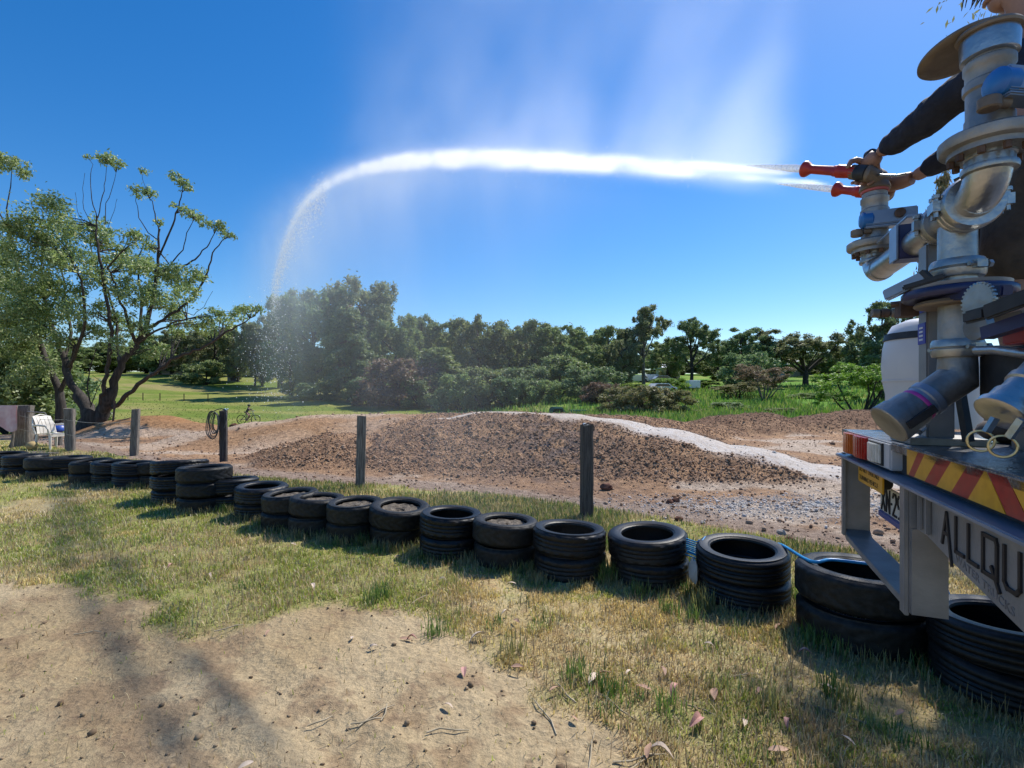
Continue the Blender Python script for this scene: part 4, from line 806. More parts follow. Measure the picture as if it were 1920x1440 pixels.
# the big wind-blown tree on the left, its limbs drawn where they stand
def big_tree():
    DB = 22.0; base = W(178, 806, DB); g = zg(base.x, base.y)
    e = empty('big_tree', (base.x, base.y, g), 'big windswept multi-stemmed tree with bare top branches on the left', 'tree')
    r = random.Random(99); b = MB(); nodes = []
    def Z(x, y, d=0): return W(x * .4028, 260 + y * .4028, DB + d)
    limbs = [
        ([(420, 1362, 0), (428, 1310, 0), (440, 1290, 0)], [.62, .52, .50]),
        ([(435, 1320, 0), (400, 1250, .2), (350, 1180, .4), (318, 1100, .5), (300, 1020, .6), (270, 940, .8), (240, 870, 1), (215, 780, 1.1), (200, 700, 1.2), (190, 600, 1.4), (200, 480, 1.5)], [.36, .32, .29, .25, .22, .18, .15, .12, .1, .07, .04]),
        ([(455, 1320, 0), (478, 1270, -.1), (505, 1210, -.2), (535, 1130, -.3), (562, 1060, -.3), (600, 1000, -.2), (645, 950, 0), (690, 860, 0), (712, 760, .2), (722, 650, .2), (735, 560, .3), (738, 480, .3), (742, 420, .4)], [.36, .34, .32, .28, .25, .22, .2, .17, .15, .12, .1, .08, .05]),
        ([(470, 1240, -.3), (485, 1180, -.5), (495, 1100, -.6), (505, 1010, -.8), (520, 900, -1), (500, 760, -1), (478, 640, -1), (458, 520, -1), (452, 430, -1), (452, 360, -.9)], [.18, .16, .14, .13, .12, .11, .1, .08, .06, .04]),
        ([(525, 1250, -.2), (580, 1205, -.6), (640, 1150, -1), (720, 1090, -1.4), (800, 1030, -1.6), (880, 995, -1.8), (950, 970, -2), (1060, 900, -2.2), (1120, 865, -2.3), (1185, 825, -2.3)], [.17, .16, .15, .13, .12, .1, .09, .07, .05, .025]),
        ([(690, 880, 0), (760, 840, .2), (830, 800, .4), (880, 760, .5), (920, 710, .6), (950, 650, .6), (975, 590, .7), (990, 530, .7), (1030, 480, .8), (1065, 450, .8)], [.12, .11, .1, .09, .08, .07, .06, .05, .035, .02]),
        ([(720, 640, .2), (770, 610, .5), (840, 605, .6), (890, 570, .7), (930, 540, .8), (975, 490, .8), (1010, 420, .9)], [.09, .08, .075, .065, .05, .04, .02]),
        ([(735, 560, .3), (765, 490, .1), (800, 400, 0), (830, 320, 0), (850, 250, -.1), (845, 200, -.1)], [.08, .07, .06, .05, .03, .02]),
        ([(742, 520, .3), (790, 590, .3), (850, 520, .4), (870, 440, .4), (905, 370, .4)], [.05, .05, .04, .03, .02]),
        ([(742, 430, .4), (720, 350, .4), (705, 290, .4), (680, 250, .4)], [.05, .04, .03, .02]), ([(735, 470, .3), (690, 440, .2), (650, 370, .2), (632, 290, .2), (635, 250, .2)], [.04, .035, .03, .02, .015]),
        ([(700, 290, .4), (665, 190, .4), (655, 140, .4)], [.02, .015, .01]),
        ([(452, 380, -.9), (430, 280, -.9), (420, 190, -.8), (430, 120, -.8), (400, 70, -.8)], [.035, .03, .022, .015, .01]), ([(455, 370, -.9), (480, 270, -.8), (490, 190, -.8), (500, 110, -.8)], [.035, .028, .02, .012]), ([(490, 400, -.9), (495, 300, -.8), (525, 220, -.7), (545, 130, -.7)], [.03, .024, .018, .01]),
        ([(425, 400, -.9), (390, 330, -.9), (385, 230, -.9), (395, 160, -.9)], [.025, .02, .014, .008]), ([(400, 400, -.9), (360, 340, -.9), (350, 250, -.9)], [.022, .015, .008]), ([(500, 420, -.9), (530, 340, -.9), (545, 280, -.9)], [.02, .014, .008]),
        ([(640, 960, 0), (600, 860, -.6), (560, 760, -1), (540, 680, -1.2), (500, 600, -1.4)], [.13, .11, .09, .07, .05]),
        ([(650, 940, 0), (660, 800, .8), (650, 660, 1.2), (640, 560, 1.4), (690, 450, 1.4)], [.12, .1, .07, .05, .03]),
        ([(562, 1060, -.2), (540, 960, .8), (545, 860, 1.3), (500, 700, 1.6), (440, 600, 1.8), (420, 480, 1.9)], [.15, .12, .1, .08, .06, .03]),
        ([(320, 1060, .5), (380, 930, -.3), (395, 800, -.8), (380, 660, -1), (330, 560, -1.1)], [.14, .12, .09, .07, .04]),
        ([(300, 1020, .6), (330, 900, 1.4), (310, 760, 1.8), (290, 620, 2), (260, 480, 2)], [.13, .11, .09, .06, .04]),
        ([(645, 950, 0), (720, 900, -.8), (800, 860, -1.2), (870, 840, -1.4)], [.1, .08, .06, .04]),
        ([(425, 1240, -.4), (405, 1160, -.6), (420, 1070, -.7), (445, 980, -.9)], [.05, .045, .04, .02]), ([(420, 1250, -.5), (455, 1160, -.7), (480, 1120, -.8)], [.035, .03, .015]),
        ([(830, 800, .4), (900, 820, .2), (950, 780, .1), (990, 710, 0)], [.03, .025, .018, .008]), ([(720, 1090, -1.4), (790, 1060, -1.8), (840, 1050, -2)], [.04, .025, .01]), ([(500, 1160, -.6), (470, 1130, -1), (430, 1100, -1.2)], [.03, .02, .01]),
    ]
    for pts, rad in limbs:
        P = []; R = []
        q = [Z(*p) for p in pts]
        for i in range(len(q) - 1):
            for k in range(3):
                t = k / 3; p = q[i].lerp(q[i + 1], t); a = rad[i] * (1 - t) + rad[i + 1] * t
                if i + k: p += Vector((r.uniform(-1, 1), r.uniform(-1, 1), r.uniform(-1, 1))) * min(.06, a * .35 + .012)
                P.append(p); R.append(a * r.uniform(.93, 1.07) * (.56 if a < .3 else .82)); nodes.append((p, a))
        P.append(q[-1]); R.append(rad[-1]); nodes.append((q[-1], rad[-1]))
        if pts[0][1] > 1350: P[0] = P[0] - Vector((0, 0, .25)); R[0] = .75
        b.tube(P, R, 9)
    cl = []
    tufts_ = [(220, 360, 120), (150, 420, 90), (120, 500, 95), (60, 430, 60), (300, 420, 80), (420, 440, 75), (460, 410, 60), (260, 520, 90), (330, 560, 80), (180, 580, 90), (520, 560, 85), (580, 540, 60), (470, 480, 60), (620, 470, 55), (690, 500, 45), (700, 610, 95), (640, 590, 60), (790, 630, 70), (870, 640, 80), (920, 640, 45), (640, 720, 90), (560, 680, 70), (730, 720, 80), (780, 780, 85), (860, 720, 60), (450, 640, 80), (390, 560, 60), (150, 690, 100), (60, 600, 90), (20, 700, 90), (330, 740, 80), (250, 680, 70), (230, 830, 100), (150, 800, 80), (90, 760, 80), (560, 880, 85), (490, 800, 70), (420, 900, 70), (380, 800, 70), (720, 1000, 55), (760, 990, 40), (850, 850, 60), (820, 900, 45), (990, 830, 60), (960, 880, 50), (1050, 860, 45), (1110, 820, 50), (1150, 800, 35), (1195, 795, 28), (1010, 900, 40), (640, 860, 60), (480, 930, 60), (540, 960, 50), (90, 880, 90), (180, 920, 80), (280, 930, 60),
              (500, 95, 42), (470, 90, 30), (540, 115, 34), (655, 245, 42), (700, 255, 30), (625, 230, 24), (668, 145, 24), (815, 175, 34), (850, 205, 36), (880, 230, 24), (880, 345, 36), (925, 365, 36), (850, 330, 24), (1000, 410, 36), (1045, 435, 38), (1080, 455, 22), (960, 400, 28), (740, 390, 26), (805, 310, 20), (410, 85, 18), (1030, 395, 24)]
    kinds = []
    for i, (x, y, q) in enumerate(tufts_):
        dd = r.uniform(-2.0, 2.0) if q > 45 else None
        if dd is None:
            best = min(nodes, key=lambda n: (Vector((n[0].x, 0, n[0].z)) - Vector((Z(x, y).x, 0, Z(x, y).z))).length); dd = best[0].y - DB
        c = Z(x, y, dd); rad = q * .4028 * DB / F; cl.append((c - Vector(e.location), (rad, rad * 1.0, rad * .8)))
        near = sorted(nodes, key=lambda n: (n[0] - c).length + (3 if n[0].z > c.z - .1 else 0))[:1][0]
        for k in range(3 if q > 45 else 4):
            t = c + Vector((r.uniform(-.7, .7) * rad, r.uniform(-.7, .7) * rad, r.uniform(-.2, .4) * rad)); a0 = min(.035, near[1] * .6)
            b.tube(limb_path(near[0], t, r, .10, 4), [a0, a0 * .7, a0 * .45, .008], 5)
    b.build('trunk', BARK, e, smooth=60)
    crown('crown', cl, 1700, .15, LF_BIG, 77, .45, e, asp=.40, sub=9)
    return e
big_tree()
def slim_tree():
    DB = 23.5; base = W(116, 800, DB); g = zg(base.x, base.y); e = empty('slender_tree', (base.x, base.y, g), 'slender dark tree leaning left beside the big tree', 'tree'); r = random.Random(5); b = MB()
    def Z(x, y, d=0): return W(x * .4028, 260 + y * .4028, DB + d)
    for pts, rad in (([(288, 1345, 0), (284, 1250, 0), (275, 1170, 0), (250, 1110, .2), (215, 1040, .4), (190, 960, .5), (150, 860, .6), (125, 780, .7), (90, 650, .8), (60, 500, .9), (20, 390, 1), (-10, 330, 1)], [.28, .2, .16, .14, .13, .11, .1, .09, .08, .06, .04, .02]), ([(190, 960, .5), (100, 900, 0), (20, 830, -.4), (-60, 780, -.6)], [.1, .08, .06, .03]), ([(60, 500, .9), (30, 330, .8), (50, 220, .6), (55, 140, .6)], [.05, .03, .02, .01]), ([(280, 1180, 0), (330, 1060, -.3), (345, 960, -.5)], [.1, .07, .03])):
        P = [Z(*p) for p in pts]; P[0] = P[0] - Vector((0, 0, .15 if pts[0][1] > 1300 else 0)); b.tube(P, rad, 8)
    cl = []
    for (x, y, q) in ((40, 105, 55), (90, 135, 50), (115, 165, 32), (10, 90, 40), (-40, 120, 60), (0, 450, 80), (-70, 520, 110), (30, 560, 80), (-40, 680, 120), (20, 790, 110), (80, 680, 70), (110, 860, 90), (30, 900, 110), (-80, 880, 130), (150, 980, 80), (60, 1010, 110), (120, 1090, 80), (-60, 1050, 130), (200, 1060, 50), (330, 960, 45)):
        c = Z(x, y, r.uniform(-1.5, 1.5) if y > 300 else .6); rad = q * .4028 * DB / F; cl.append((c - Vector(e.location), (rad, rad, rad * .8)))
    b.build('trunk', BARK, e, smooth=60); crown('crown', cl, 1600, .155, LF_BIG, 78, .45, e, asp=.4, sub=9)
slim_tree()

# ------------------------------------------------------------------ far buildings and vehicles
ROOF = mat('white_roof', (.78, .78, .78), rough=.5); WALLM = mat('house_wall', (.45, .40, .34), (.36, .32, .28), 2, .8); DKGL = mat('dark_glass', (.02, .025, .03), rough=.08); SHED = mat('brown_roof', (.20, .13, .10), (.28, .2, .15), 3, .7)
def house(px, py, D, w, d, h, rh, roofm, label, rot=0.0):
    X = (px - 960) / F * D; zr = EYE + (HOR - py) * D / F; g = zg(X, D); e = empty('house', (X, D, g), label, 'house'); e.rotation_euler = (0, 0, rot); H_ = max(2.2, zr - g - rh)
    b = MB(); b.box((0, 0, H_ / 2 - .3), (w, d, H_ + .6)); b.build('wall', WALLM, e, local=True)
    b = MB(); o = .4; b.prism([(-w / 2 - o, -d / 2 - o, H_ - .08), (-w / 2 - o, d / 2 + o, H_ - .08), (-w / 2 - o, d / 2 + o, H_ + .05), (-w / 2 - o, 0, H_ + rh), (-w / 2 - o, -d / 2 - o, H_ + .05)], (w + 2 * o, 0, 0)); b.build('roof', roofm, e, local=True)
    for k in (-.28, .02, .3): b = MB(); b.box((k * w, -d / 2 - .03, H_ * .55), (w * .13, .08, H_ * .4)); b.build('window', DKGL, e, local=True)
    b = MB(); b.box((.16 * w, -d / 2 - .03, H_ * .42), (.9, .08, H_ * .8)); b.build('door', WOODD, e, local=True)
house(437, 687, 96, 1.5, 2, 2.6, .6, ROOF, 'small white-roofed shed at the edge of the wood', .3)
house(322, 695, 112, 7, 4, 2.4, .6, SHED, 'long low brown-roofed shed beyond the paddock', .1)
house(1478, 696, 108, 5, 6, 2.5, 1.1, ROOF, 'white-roofed house behind the spreading tree, left one', .2); house(1527, 697, 112, 4, 5, 2.5, 1.0, ROOF, 'white-roofed house behind the spreading tree, right one', -.2)
house(1252, 700, 100, 3.2, 5, 2.5, .8, ROOF, 'small pale building between the two gum trunks', 0)
def vehicle(px, py, D, L, wd, h, body, label, cat, kind='car', rot=1.4, hover=None):
    X = (px - 960) / F * D; g = zg(X, D); e = empty('parked_' + kind, (X, D, g), label, cat); e.rotation_euler = (0, 0, rot)
    pc = [(-.5, .22), (-.5, .55), (-.42, .62), (-.3, 1.0), (.15, 1.0), (.32, .64), (.48, .56), (.5, .25)] if kind == 'car' else [(-.5, .2), (-.5, .97), (-.46, 1.0), (.36, 1.0), (.46, .62), (.5, .5), (.5, .2)]
    b = MB(); b.prism([(x * L, -wd / 2, z * h) for x, z in pc], (0, wd, 0)); b.build('body', body, e, bevel=.05, local=True)
    wpc = [(-.29, .93), (.13, .93), (.26, .66), (-.38, .66)] if kind == 'car' else [(.2, .92), (.35, .92), (.43, .64), (.2, .64)]
    for s in (-1, 1): b = MB(); b.prism([(x * L, s * wd / 2 * 1.0, z * h) for x, z in wpc], (0, s * .02, 0)); b.build('side_window', DKGL, e, local=True)
    b = MB(); b.prism([(.17 * L, -wd * .43, .95 * h), (.17 * L, wd * .43, .95 * h), (.31 * L, wd * .43, .66 * h), (.31 * L, -wd * .43, .66 * h)], (.02, 0, .02)); b.build('windscreen', DKGL, e, local=True)
    for sx in (-.31, .31):
        for sy in (-1, 1): b = MB(); b.disc((sx * L, sy * wd / 2 - (.1 if sy > 0 else .1), .32), (0, 1, 0), .32, .2, 16); b.build('wheel', RUB, e, local=True)
    return e
WHT = mat('white_paint', (.78, .79, .8), rough=.3, coat=.4); TEAL = mat('teal_paint', (.02, .16, .17), rough=.25, coat=.6)
vehicle(1298, 737, 66, 2.4, 1.4, 1.25, WHT, 'white van parked at the foot of the thick gum trunk', 'van', 'van', 1.5)
vehicle(1240, 739, 62, 3.6, 1.6, 1.1, WHT, 'low white car half hidden in the long grass', 'car', 'car', .3)
vehicle(1243, 717, 84, 3.6, 1.5, 1.15, mat('grey_paint', (.42, .44, .46), rough=.3), 'pale grey car parked right of the tall gum', 'car', 'car', 0.1)
vehicle(1192, 713, 86, 4.2, 1.6, 1.2, WHT, 'white caravan parked left of the tall gum trunk', 'caravan', 'van', 0.1); vehicle(1220, 711, 88, 3.0, 1.5, 1.3, WHT, 'white van between the caravan and the grey car', 'van', 'van', .1)
tv = vehicle(1046, 770, 38, 1.5, 1.5, 1.5, TEAL, 'teal vehicle showing its roof behind the big dirt jump', 'car', 'car', .1); tv.scale = (1, 1, 1.0)
tv.location.z = EYE + (HOR - 763) * 38 / F - 1.5
b = MB(); b.box((0, 0, .5), (1.2, .9, 1.0)); b.box((0, 0, 1.04), (1.3, 1.0, .08)); o = b.build('utility_box', TEAL, bevel=.03); o.location = ((1084 - 960) / F * 38, 38, EYE + (HOR - 768) * 38 / F - 1.1); tag(o, 'dull teal box right of the teal vehicle', 'box')
# the child on the bicycle
def bike():
    D = 37.0; X = (466 - 960) / F * D; g = zg(X, D); e = empty('bicycle', (X, D, g), 'bicycle with a small rider on the mown paddock', 'bicycle'); FR = mat('bike_frame', (.12, .14, .17), rough=.4)
    for sx in (-1, 1):
        b = MB(); pts = [(sx * .52 + .33 * math.cos(a), 0, .33 + .33 * math.sin(a)) for a in [2 * math.pi * k / 24 for k in range(25)]]; b.tube(pts, .027, 6, False)
        b.disc((sx * .52, -.04, .33), (0, 1, 0), .04, .08, 10)
        for k in range(8): a = math.pi * k / 4; b.tube([(sx * .52, 0, .33), (sx * .52 + .32 * math.cos(a), 0, .33 + .32 * math.sin(a))], .005, 3)
        b.build('wheel', RUB, e, local=True)
    b = MB()
    for p, q in (((-.52, 0, .33), (-.1, 0, .33)), ((-.1, 0, .33), (-.2, 0, .82)), ((-.52, 0, .33), (-.18, 0, .72)), ((-.1, 0, .33), (.33, 0, .72)), ((-.18, 0, .72), (.32, 0, .8)), ((.52, 0, .33), (.3, 0, .92))): b.tube([p, q], .022, 6)
    b.build('frame', FR, e, local=True); b = MB(); b.tube([(.3, -.3, .98), (.3, 0, .92), (.3, .3, .98)], .018, 6); b.build('handlebar', FR, e, local=True)
    b = MB(); b.ball((-.2, 0, .86), .1, 8, 6, (1.5, .7, .4)); b.build('saddle', RUB, e, local=True)
    b = MB(); b.disc((-.1, -.03, .33), (0, 1, 0), .09, .03, 14); b.build('chainring', FR, e, local=True)
    return e
bike()
# ------------------------------------------------------------------ the water truck (rear end) with its pipework
CX, CY = 1.523, 2.333; U = Vector((-.364, -.9314, 0)); V_ = Vector((.9314, -.364, 0)); ZU = Vector((0, 0, 1)); AX = (U, V_, ZU)
def TW(a, b, h): return Vector((CX, CY, 0)) + U * a + V_ * b + ZU * h
def a_of(px, b=0.0):
    k = (px - 960) / F; return (k * (CY + b * V_.y) - CX - b * V_.x) / (U.x - k * U.y)
gt = zg(CX, CY)
truck = empty('water_truck', (CX, CY, gt), 'flat deck water truck with pipework, chevron stripes and tail lettering', 'truck')
PAINT = mat('grey_paint_worn', (.185, .187, .192), (.26, .262, .266), 9, .42, .2, bump=.08, bscale=120)
BLUEGREY = mat('blue_grey_finish', (.20, .25, .33), (.27, .32, .40), 11, .35, .3)
GALV = mat('galvanised', (.26, .27, .27), (.42, .43, .42), 14, .38, .75, bump=.12, bscale=60)
GALVD = mat('galvanised_grimy', (.17, .165, .155), (.36, .355, .345), 7, .5, .6, bump=.2, bscale=40)
ALU = mat('aluminium', (.36, .37, .37), (.5, .5, .49), 18, .33, .85, bump=.1, bscale=80)
BRWN = mat('grimy_brown', (.13, .10, .075), (.23, .185, .14), 9, .6, .2, bump=.2)
BLK = mat('black_rubber', (.012, .012, .014), (.03, .03, .032), 20, .55)
BLUE = mat('valve_blue', (.02, .14, .42), (.04, .20, .50), 14, .4)
NAVY = mat('navy_steel', (.015, .02, .07), (.03, .035, .11), 12, .4)
RED = mat('nozzle_red', (.34, .018, .012), (.46, .035, .02), 18, .42, bump=.1)
PINK = mat('pink_tape', (.5, .12, .12), rough=.6)
DECKM = mat('wet_deck', (.06, .065, .075), (.24, .25, .27), 26, .22, .5, bump=.25, bscale=70)
def part(b, name, m, parent=truck, bevel=0.0, **k): return b.build(name, m, parent, bevel=bevel, **k)
b = MB(); b.box(TW(1.25, 2.5, 1.42), (2.54, 5.0, .03), AX); part(b, 'deck', DECKM, bevel=.004)
b = MB(); b.box(TW(1.25, .07, 1.366), (2.5, .08, .076), AX); part(b, 'rear_beam', BLK)
b = MB(); b.box(TW(1.26, .022, 1.323), (2.48, .11, .012), AX); part(b, 'ledge', BLUEGREY, bevel=.003)  # blue-grey tone puts the skylight caught by the ledge into its colour
b = MB(); b.prism([TW(.86, .012, 1.316), TW(2.5, .012, 1.316), TW(2.5, .012, .98), TW(1.95, .012, 1.05), TW(1.5, .012, 1.112), TW(1.1, .012, 1.163), TW(.93, .012, 1.19), TW(.86, .012, 1.19)], V_ * .014); tail = part(b, 'tail_panel', PAINT, bevel=.003)
for a in (.905, .965): b = MB(); b.box(TW(a, .006, 1.255), (.010, .012, .11), AX); part(b, 'stiffener', PAINT, bevel=.003)
b = MB(); b.prism([TW(.9, .05, 1.31), TW(.9, .14, 1.31), TW(.9, .30, 1.02), TW(.9, .22, 1.0)], U * .08); part(b, 'bracket', PAINT)
for a in (.75, 1.6): b = MB(); b.box(TW(a, 2.4, 1.27), (.08, 4.4, .2), AX); part(b, 'chassis_rail', BLK)
for a in (.12, 2.05):                                              # rear wheels further forward
    b = MB(); o0 = TW(a, 2.0, .52); b.lathe([(.25, .0), (.27, .0), (.42, .0), (.48, .03), (.5, .08), (.5, .24), (.48, .29), (.42, .32), (.27, .32), (.25, .3)], o0, U, 32); w = part(b, 'wheel', RUB)
    b = MB(); b.lathe([(.05, .06), (.12, .05), (.2, .09), (.25, .03), (.25, .29), (.2, .25), (.1, .26), (.05, .27)], o0, U, 24); b.build('rim', GALV, w.parent)
# lettering
def text(body, size, m, name, parent, o, x_ax, y_ax, nrm, ext=.002, sx=1.0, spacing=1.0, shear=0):
    cu = bpy.data.curves.new(name, 'FONT'); cu.body = body; cu.size = size; cu.extrude = ext; cu.space_character = spacing; cu.align_x = 'LEFT'; cu.shear = shear
    t = bpy.data.objects.new('tmp_text', cu); C.objects.link(t); dg = bpy.context.evaluated_depsgraph_get(); me = bpy.data.meshes.new_from_object(t.evaluated_get(dg)); bpy.data.objects.remove(t)
    off = Vector((0, 0, 0)); p = parent
    while p is not None: off += p.location; p = p.parent
    for v in me.vertices: v.co = o + x_ax * (v.co.x * sx) + y_ax * v.co.y + nrm * v.co.z - off
    me.materials.clear(); me.materials.append(m); ob = bpy.data.objects.new(name, me); C.objects.link(ob); ob.parent = parent; return ob
DARK = mat('dark_letter', (.012, .012, .016), rough=.5)
def strokes(polys, name, m, parent, o, x_ax, z_ax, nrm, r):
    b = MB()
    for pl in polys:
        for (x0, y0), (x1, y1) in zip(pl[:-1], pl[1:]):
            p = o + x_ax * x0 + z_ax * y0; q = o + x_ax * x1 + z_ax * y1; d = (q - p).normalized(); s = d.cross(nrm); L = (q - p).length
            b.box((p + q) / 2 + nrm * .002, (L + r * .9, r, .005), (d, s, nrm))
    return b.build(name, m, parent, smooth=0)
NR = -V_
# big condensed technical capitals: A with a long right leg, L, L, Q, U, I, P
lz = [(1.045, [[(.0, .0), (.026, .082), (.056, -.045)], [(.008, .028), (.038, .028)]]), (1.125, [[(0, .085), (0, 0), (.042, 0)]]), (1.192, [[(0, .085), (0, 0), (.045, 0)]]), (1.262, [[(0, .0), (0, .085), (.055, .085), (.06, .075), (.06, .0), (0, .0)], [(.038, .02), (.07, -.022)]]), (1.352, [[(0, .085), (0, .012), (.012, 0), (.045, 0), (.058, .012), (.058, .085)]]), (1.436, [[(0, .085), (0, 0)]]), (1.47, [[(0, 0), (0, .085), (.045, .085), (.055, .075), (.055, .045), (.045, .035), (0, .035)]])]
for a0, pl in lz: strokes(pl, 'letter', DARK, tail, TW(a0, .012, 1.205 - .035 * (a0 - 1.0)), U, ZU, NR, .0092)
text('WATER TRUCKS', .027, mat('faint_letter', (.10, .10, .11), (.2, .2, .21), 40, .5), 'small_lettering', tail, TW(1.12, .0115, 1.176), (U - ZU * .13).normalized(), ZU, NR, .0005, 1.25, 1.1)
# lamp cluster
b = MB(); b.box(TW(.375, .02, 1.387), (.60, .05, .094), AX); lamp = part(b, 'tail_lamp', mat('lamp_white', (.55, .55, .56), rough=.35), bevel=.006)
AMB = mat('amber_lens', (.42, .085, .008), (.55, .13, .014), 30, .25, coat=.25); REDL = mat('red_lens', (.30, .010, .008), (.42, .022, .014), 30, .25, coat=.25); CLR = mat('clear_lens', (.55, .53, .46), (.68, .66, .6), 40, .25, coat=.3)
for a0, a1, m, n in ((.082, .245, AMB, 'amber_lens'), (.25, .422, REDL, 'red_lens'), (.455, .60, CLR, 'reversing_lens')):
    b = MB(); h0, h1 = (1.345, 1.429) if m is not CLR else (1.354, 1.42); nn = 9
    for k in range(nn):                                            # slightly bowed moulded lens with ribs
        t0, t1 = k / nn, (k + 1) / nn; d0 = -.012 - .014 * math.sin(math.pi * (t0 + t1) / 2); b.box(TW(a0 + (a1 - a0) * (t0 + t1) / 2, d0 * .5, (h0 + h1) / 2), ((a1 - a0) / nn * .985, abs(d0) + .004, h1 - h0), AX)
    b.build(n, m, lamp, bevel=.002)
b = MB(); b.box(TW(.527, -.008, 1.424), (.16, .008, .004), AX); b.box(TW(.527, -.008, 1.350), (.16, .008, .004), AX); b.box(TW(.608, -.008, 1.387), (.006, .008, .078), AX); b.build('lens_frame', DARK, lamp)
# chevron marker plates, each stripe its own piece
b = MB(); b.box(TW(1.655, .018, 1.388), (1.69, .008, .082), AX); chev = part(b, 'chevron_plate', mat('plate_back', (.3, .3, .3), rough=.5))
YEL = mat('yellow_sheeting', (.68, .36, .015), (.60, .30, .01), 45, .35, coat=.3); MAR = mat('red_sheeting', (.36, .012, .01), (.28, .01, .01), 45, .35, coat=.3)
tops = [a_of(p) for p in (1701, 1722, 1735, 1762, 1790, 1820, 1855)]; bots = [a_of(p) for p in (1700, 1702, 1718, 1740, 1766, 1797, 1828)]
tops = [.816, .905, .955, 1.045, 1.125, 1.21, 1.292]; bots = [.816, .83, .875, .955, 1.035, 1.125, 1.215]
h0, h1 = 1.35, 1.427
seq = list(zip(tops, bots)); fl = 0
for i in range(6):
    P = [TW(bots[i], .0, h0), TW(bots[i + 1], .0, h0), TW(tops[i + 1], .0, h1), TW(tops[i], .0, h1)]; b = MB(); b.prism(P, V_ * .0138); b.build('stripe', YEL if i % 2 == 0 else MAR, chev, smooth=0)
apx = tops[-1]
b = MB(); b.prism([TW(bots[6], 0, h0), TW(2 * apx - bots[6] + .01, 0, h0), TW(apx + .012, 0, h1), TW(apx, 0, h1)], V_ * .0138); b.build('stripe', YEL, chev, smooth=0)
for i in range(9):
    s0 = apx + .014 + .083 * i; w_ = .08; P = [TW(s0 + .078, 0, h0), TW(s0 + .078 + w_, 0, h0), TW(s0 + w_, 0, h1), TW(s0, 0, h1)]; b = MB(); b.prism(P, V_ * .0138); b.build('stripe', MAR if i % 2 == 0 else YEL, chev, smooth=0)
# underrun frame
b = MB(); b.box(TW(.045, .045, 1.15), (.022, .095, .36), AX); b.box(TW(.84, .045, 1.13), (.022, .095, .38), AX)
b.prism([TW(.034, -.003, .992), TW(.034, -.003, .965), TW(.08, -.003, .945), TW(.80, -.003, .93), TW(.851, -.003, .93), TW(.851, -.003, .955), TW(.80, -.003, .955), TW(.09, -.003, .97), TW(.056, -.003, .992)], V_ * .096)
b.box(TW(.82, -.008, 1.12), (.045, .012, .40), AX); b.box(TW(.055, -.008, 1.15), (.03, .012, .37), AX)
part(b, 'underrun_frame', PAINT, bevel=.002)
b = MB(); b.prism([TW(.852, .0, .93), TW(.852, .09, .93), TW(.852, .09, 1.19), TW(.852, 0, 1.19)], U * .005); part(b, 'gusset', PAINT)
b = MB(); b.box(TW(.31, .03, 1.262), (.33, .006, .075), AX); yp = part(b, 'warning_plate', YEL, bevel=.002)
text('DO NOT OVERTAKE', .026, DARK, 'lettering', yp, TW(.165, .0265, 1.272), U, ZU, NR, .0004, 1.12); text('TURNING VEHICLE', .026, DARK, 'lettering', yp, TW(.165, .0265, 1.238), U, ZU, NR, .0004, 1.16)
b = MB(); b.box(TW(.365, .10, 1.168), (.37, .006, .11), AX); npl = part(b, 'number_plate', mat('plate_white', (.62, .62, .58), (.5, .5, .47), 30, .4), bevel=.003)
strokes([[(0, .0), (.045, .085)], [(0, .085), (.045, 0)], [(.062, 0), (.062, .085), (.102, 0), (.102, .085)]], 'lettering', DARK, npl, TW(.205, .0975, 1.125), U, ZU, NR, .009)
strokes([[(.118, .04), (.125, .04)], [(.14, .07), (.148, .083), (.17, .083), (.178, .07), (.178, .055), (.14, .002), (.18, .002)], [(.232, .05), (.224, .04), (.205, .04), (.197, .052), (.197, .072), (.206, .083), (.224, .083), (.232, .072), (.232, .03), (.222, .002), (.205, .002)]], 'lettering', DARK, npl, TW(.205, .0975, 1.125), U, ZU, NR, .008)
b = MB(); b.box(TW(.365, .10, 1.10), (.39, .016, .028), AX); part(b, 'plate_holder', mat('plate_blue', (.10, .11, .28), rough=.4), bevel=.004)
b = MB(); b.disc(TW(.19, .075, 1.245), U, .022, .16, 16); b.lathe([(.005, -.012), (.018, -.008), (.022, 0)], TW(.19, .075, 1.245), U, 16); part(b, 'plate_lamp', BLK)

# square mast, labels
Pc = Vector((1.359, 1.66, 0)); mc = Pc + V_ * .0375 - U * .0375
b = MB(); b.box(mc + ZU * 1.765, (.075, .075, .66), AX); mast = part(b, 'mast', PAINT, bevel=.006)
LBL = mat('label_blue', (.05, .06, .36), rough=.45); LBW = mat('label_white', (.6, .62, .7), rough=.5)
for zc in (1.905, 1.80):
    b = MB(); b.box(mc - V_ * .039 + ZU * zc, (.062, .0025, .07), AX); lb = b.build('label', LBL, mast)
    for k in range(4): b = MB(); b.box(mc - V_ * .041 + ZU * (zc - .02 + .013 * k), (.03, .002, .006), AX); b.build('label_print', LBW, mast)
b = MB(); b.box(mc + ZU * 1.447, (.2, .2, .022), AX); part(b, 'mast_foot', GALVD, bevel=.003)
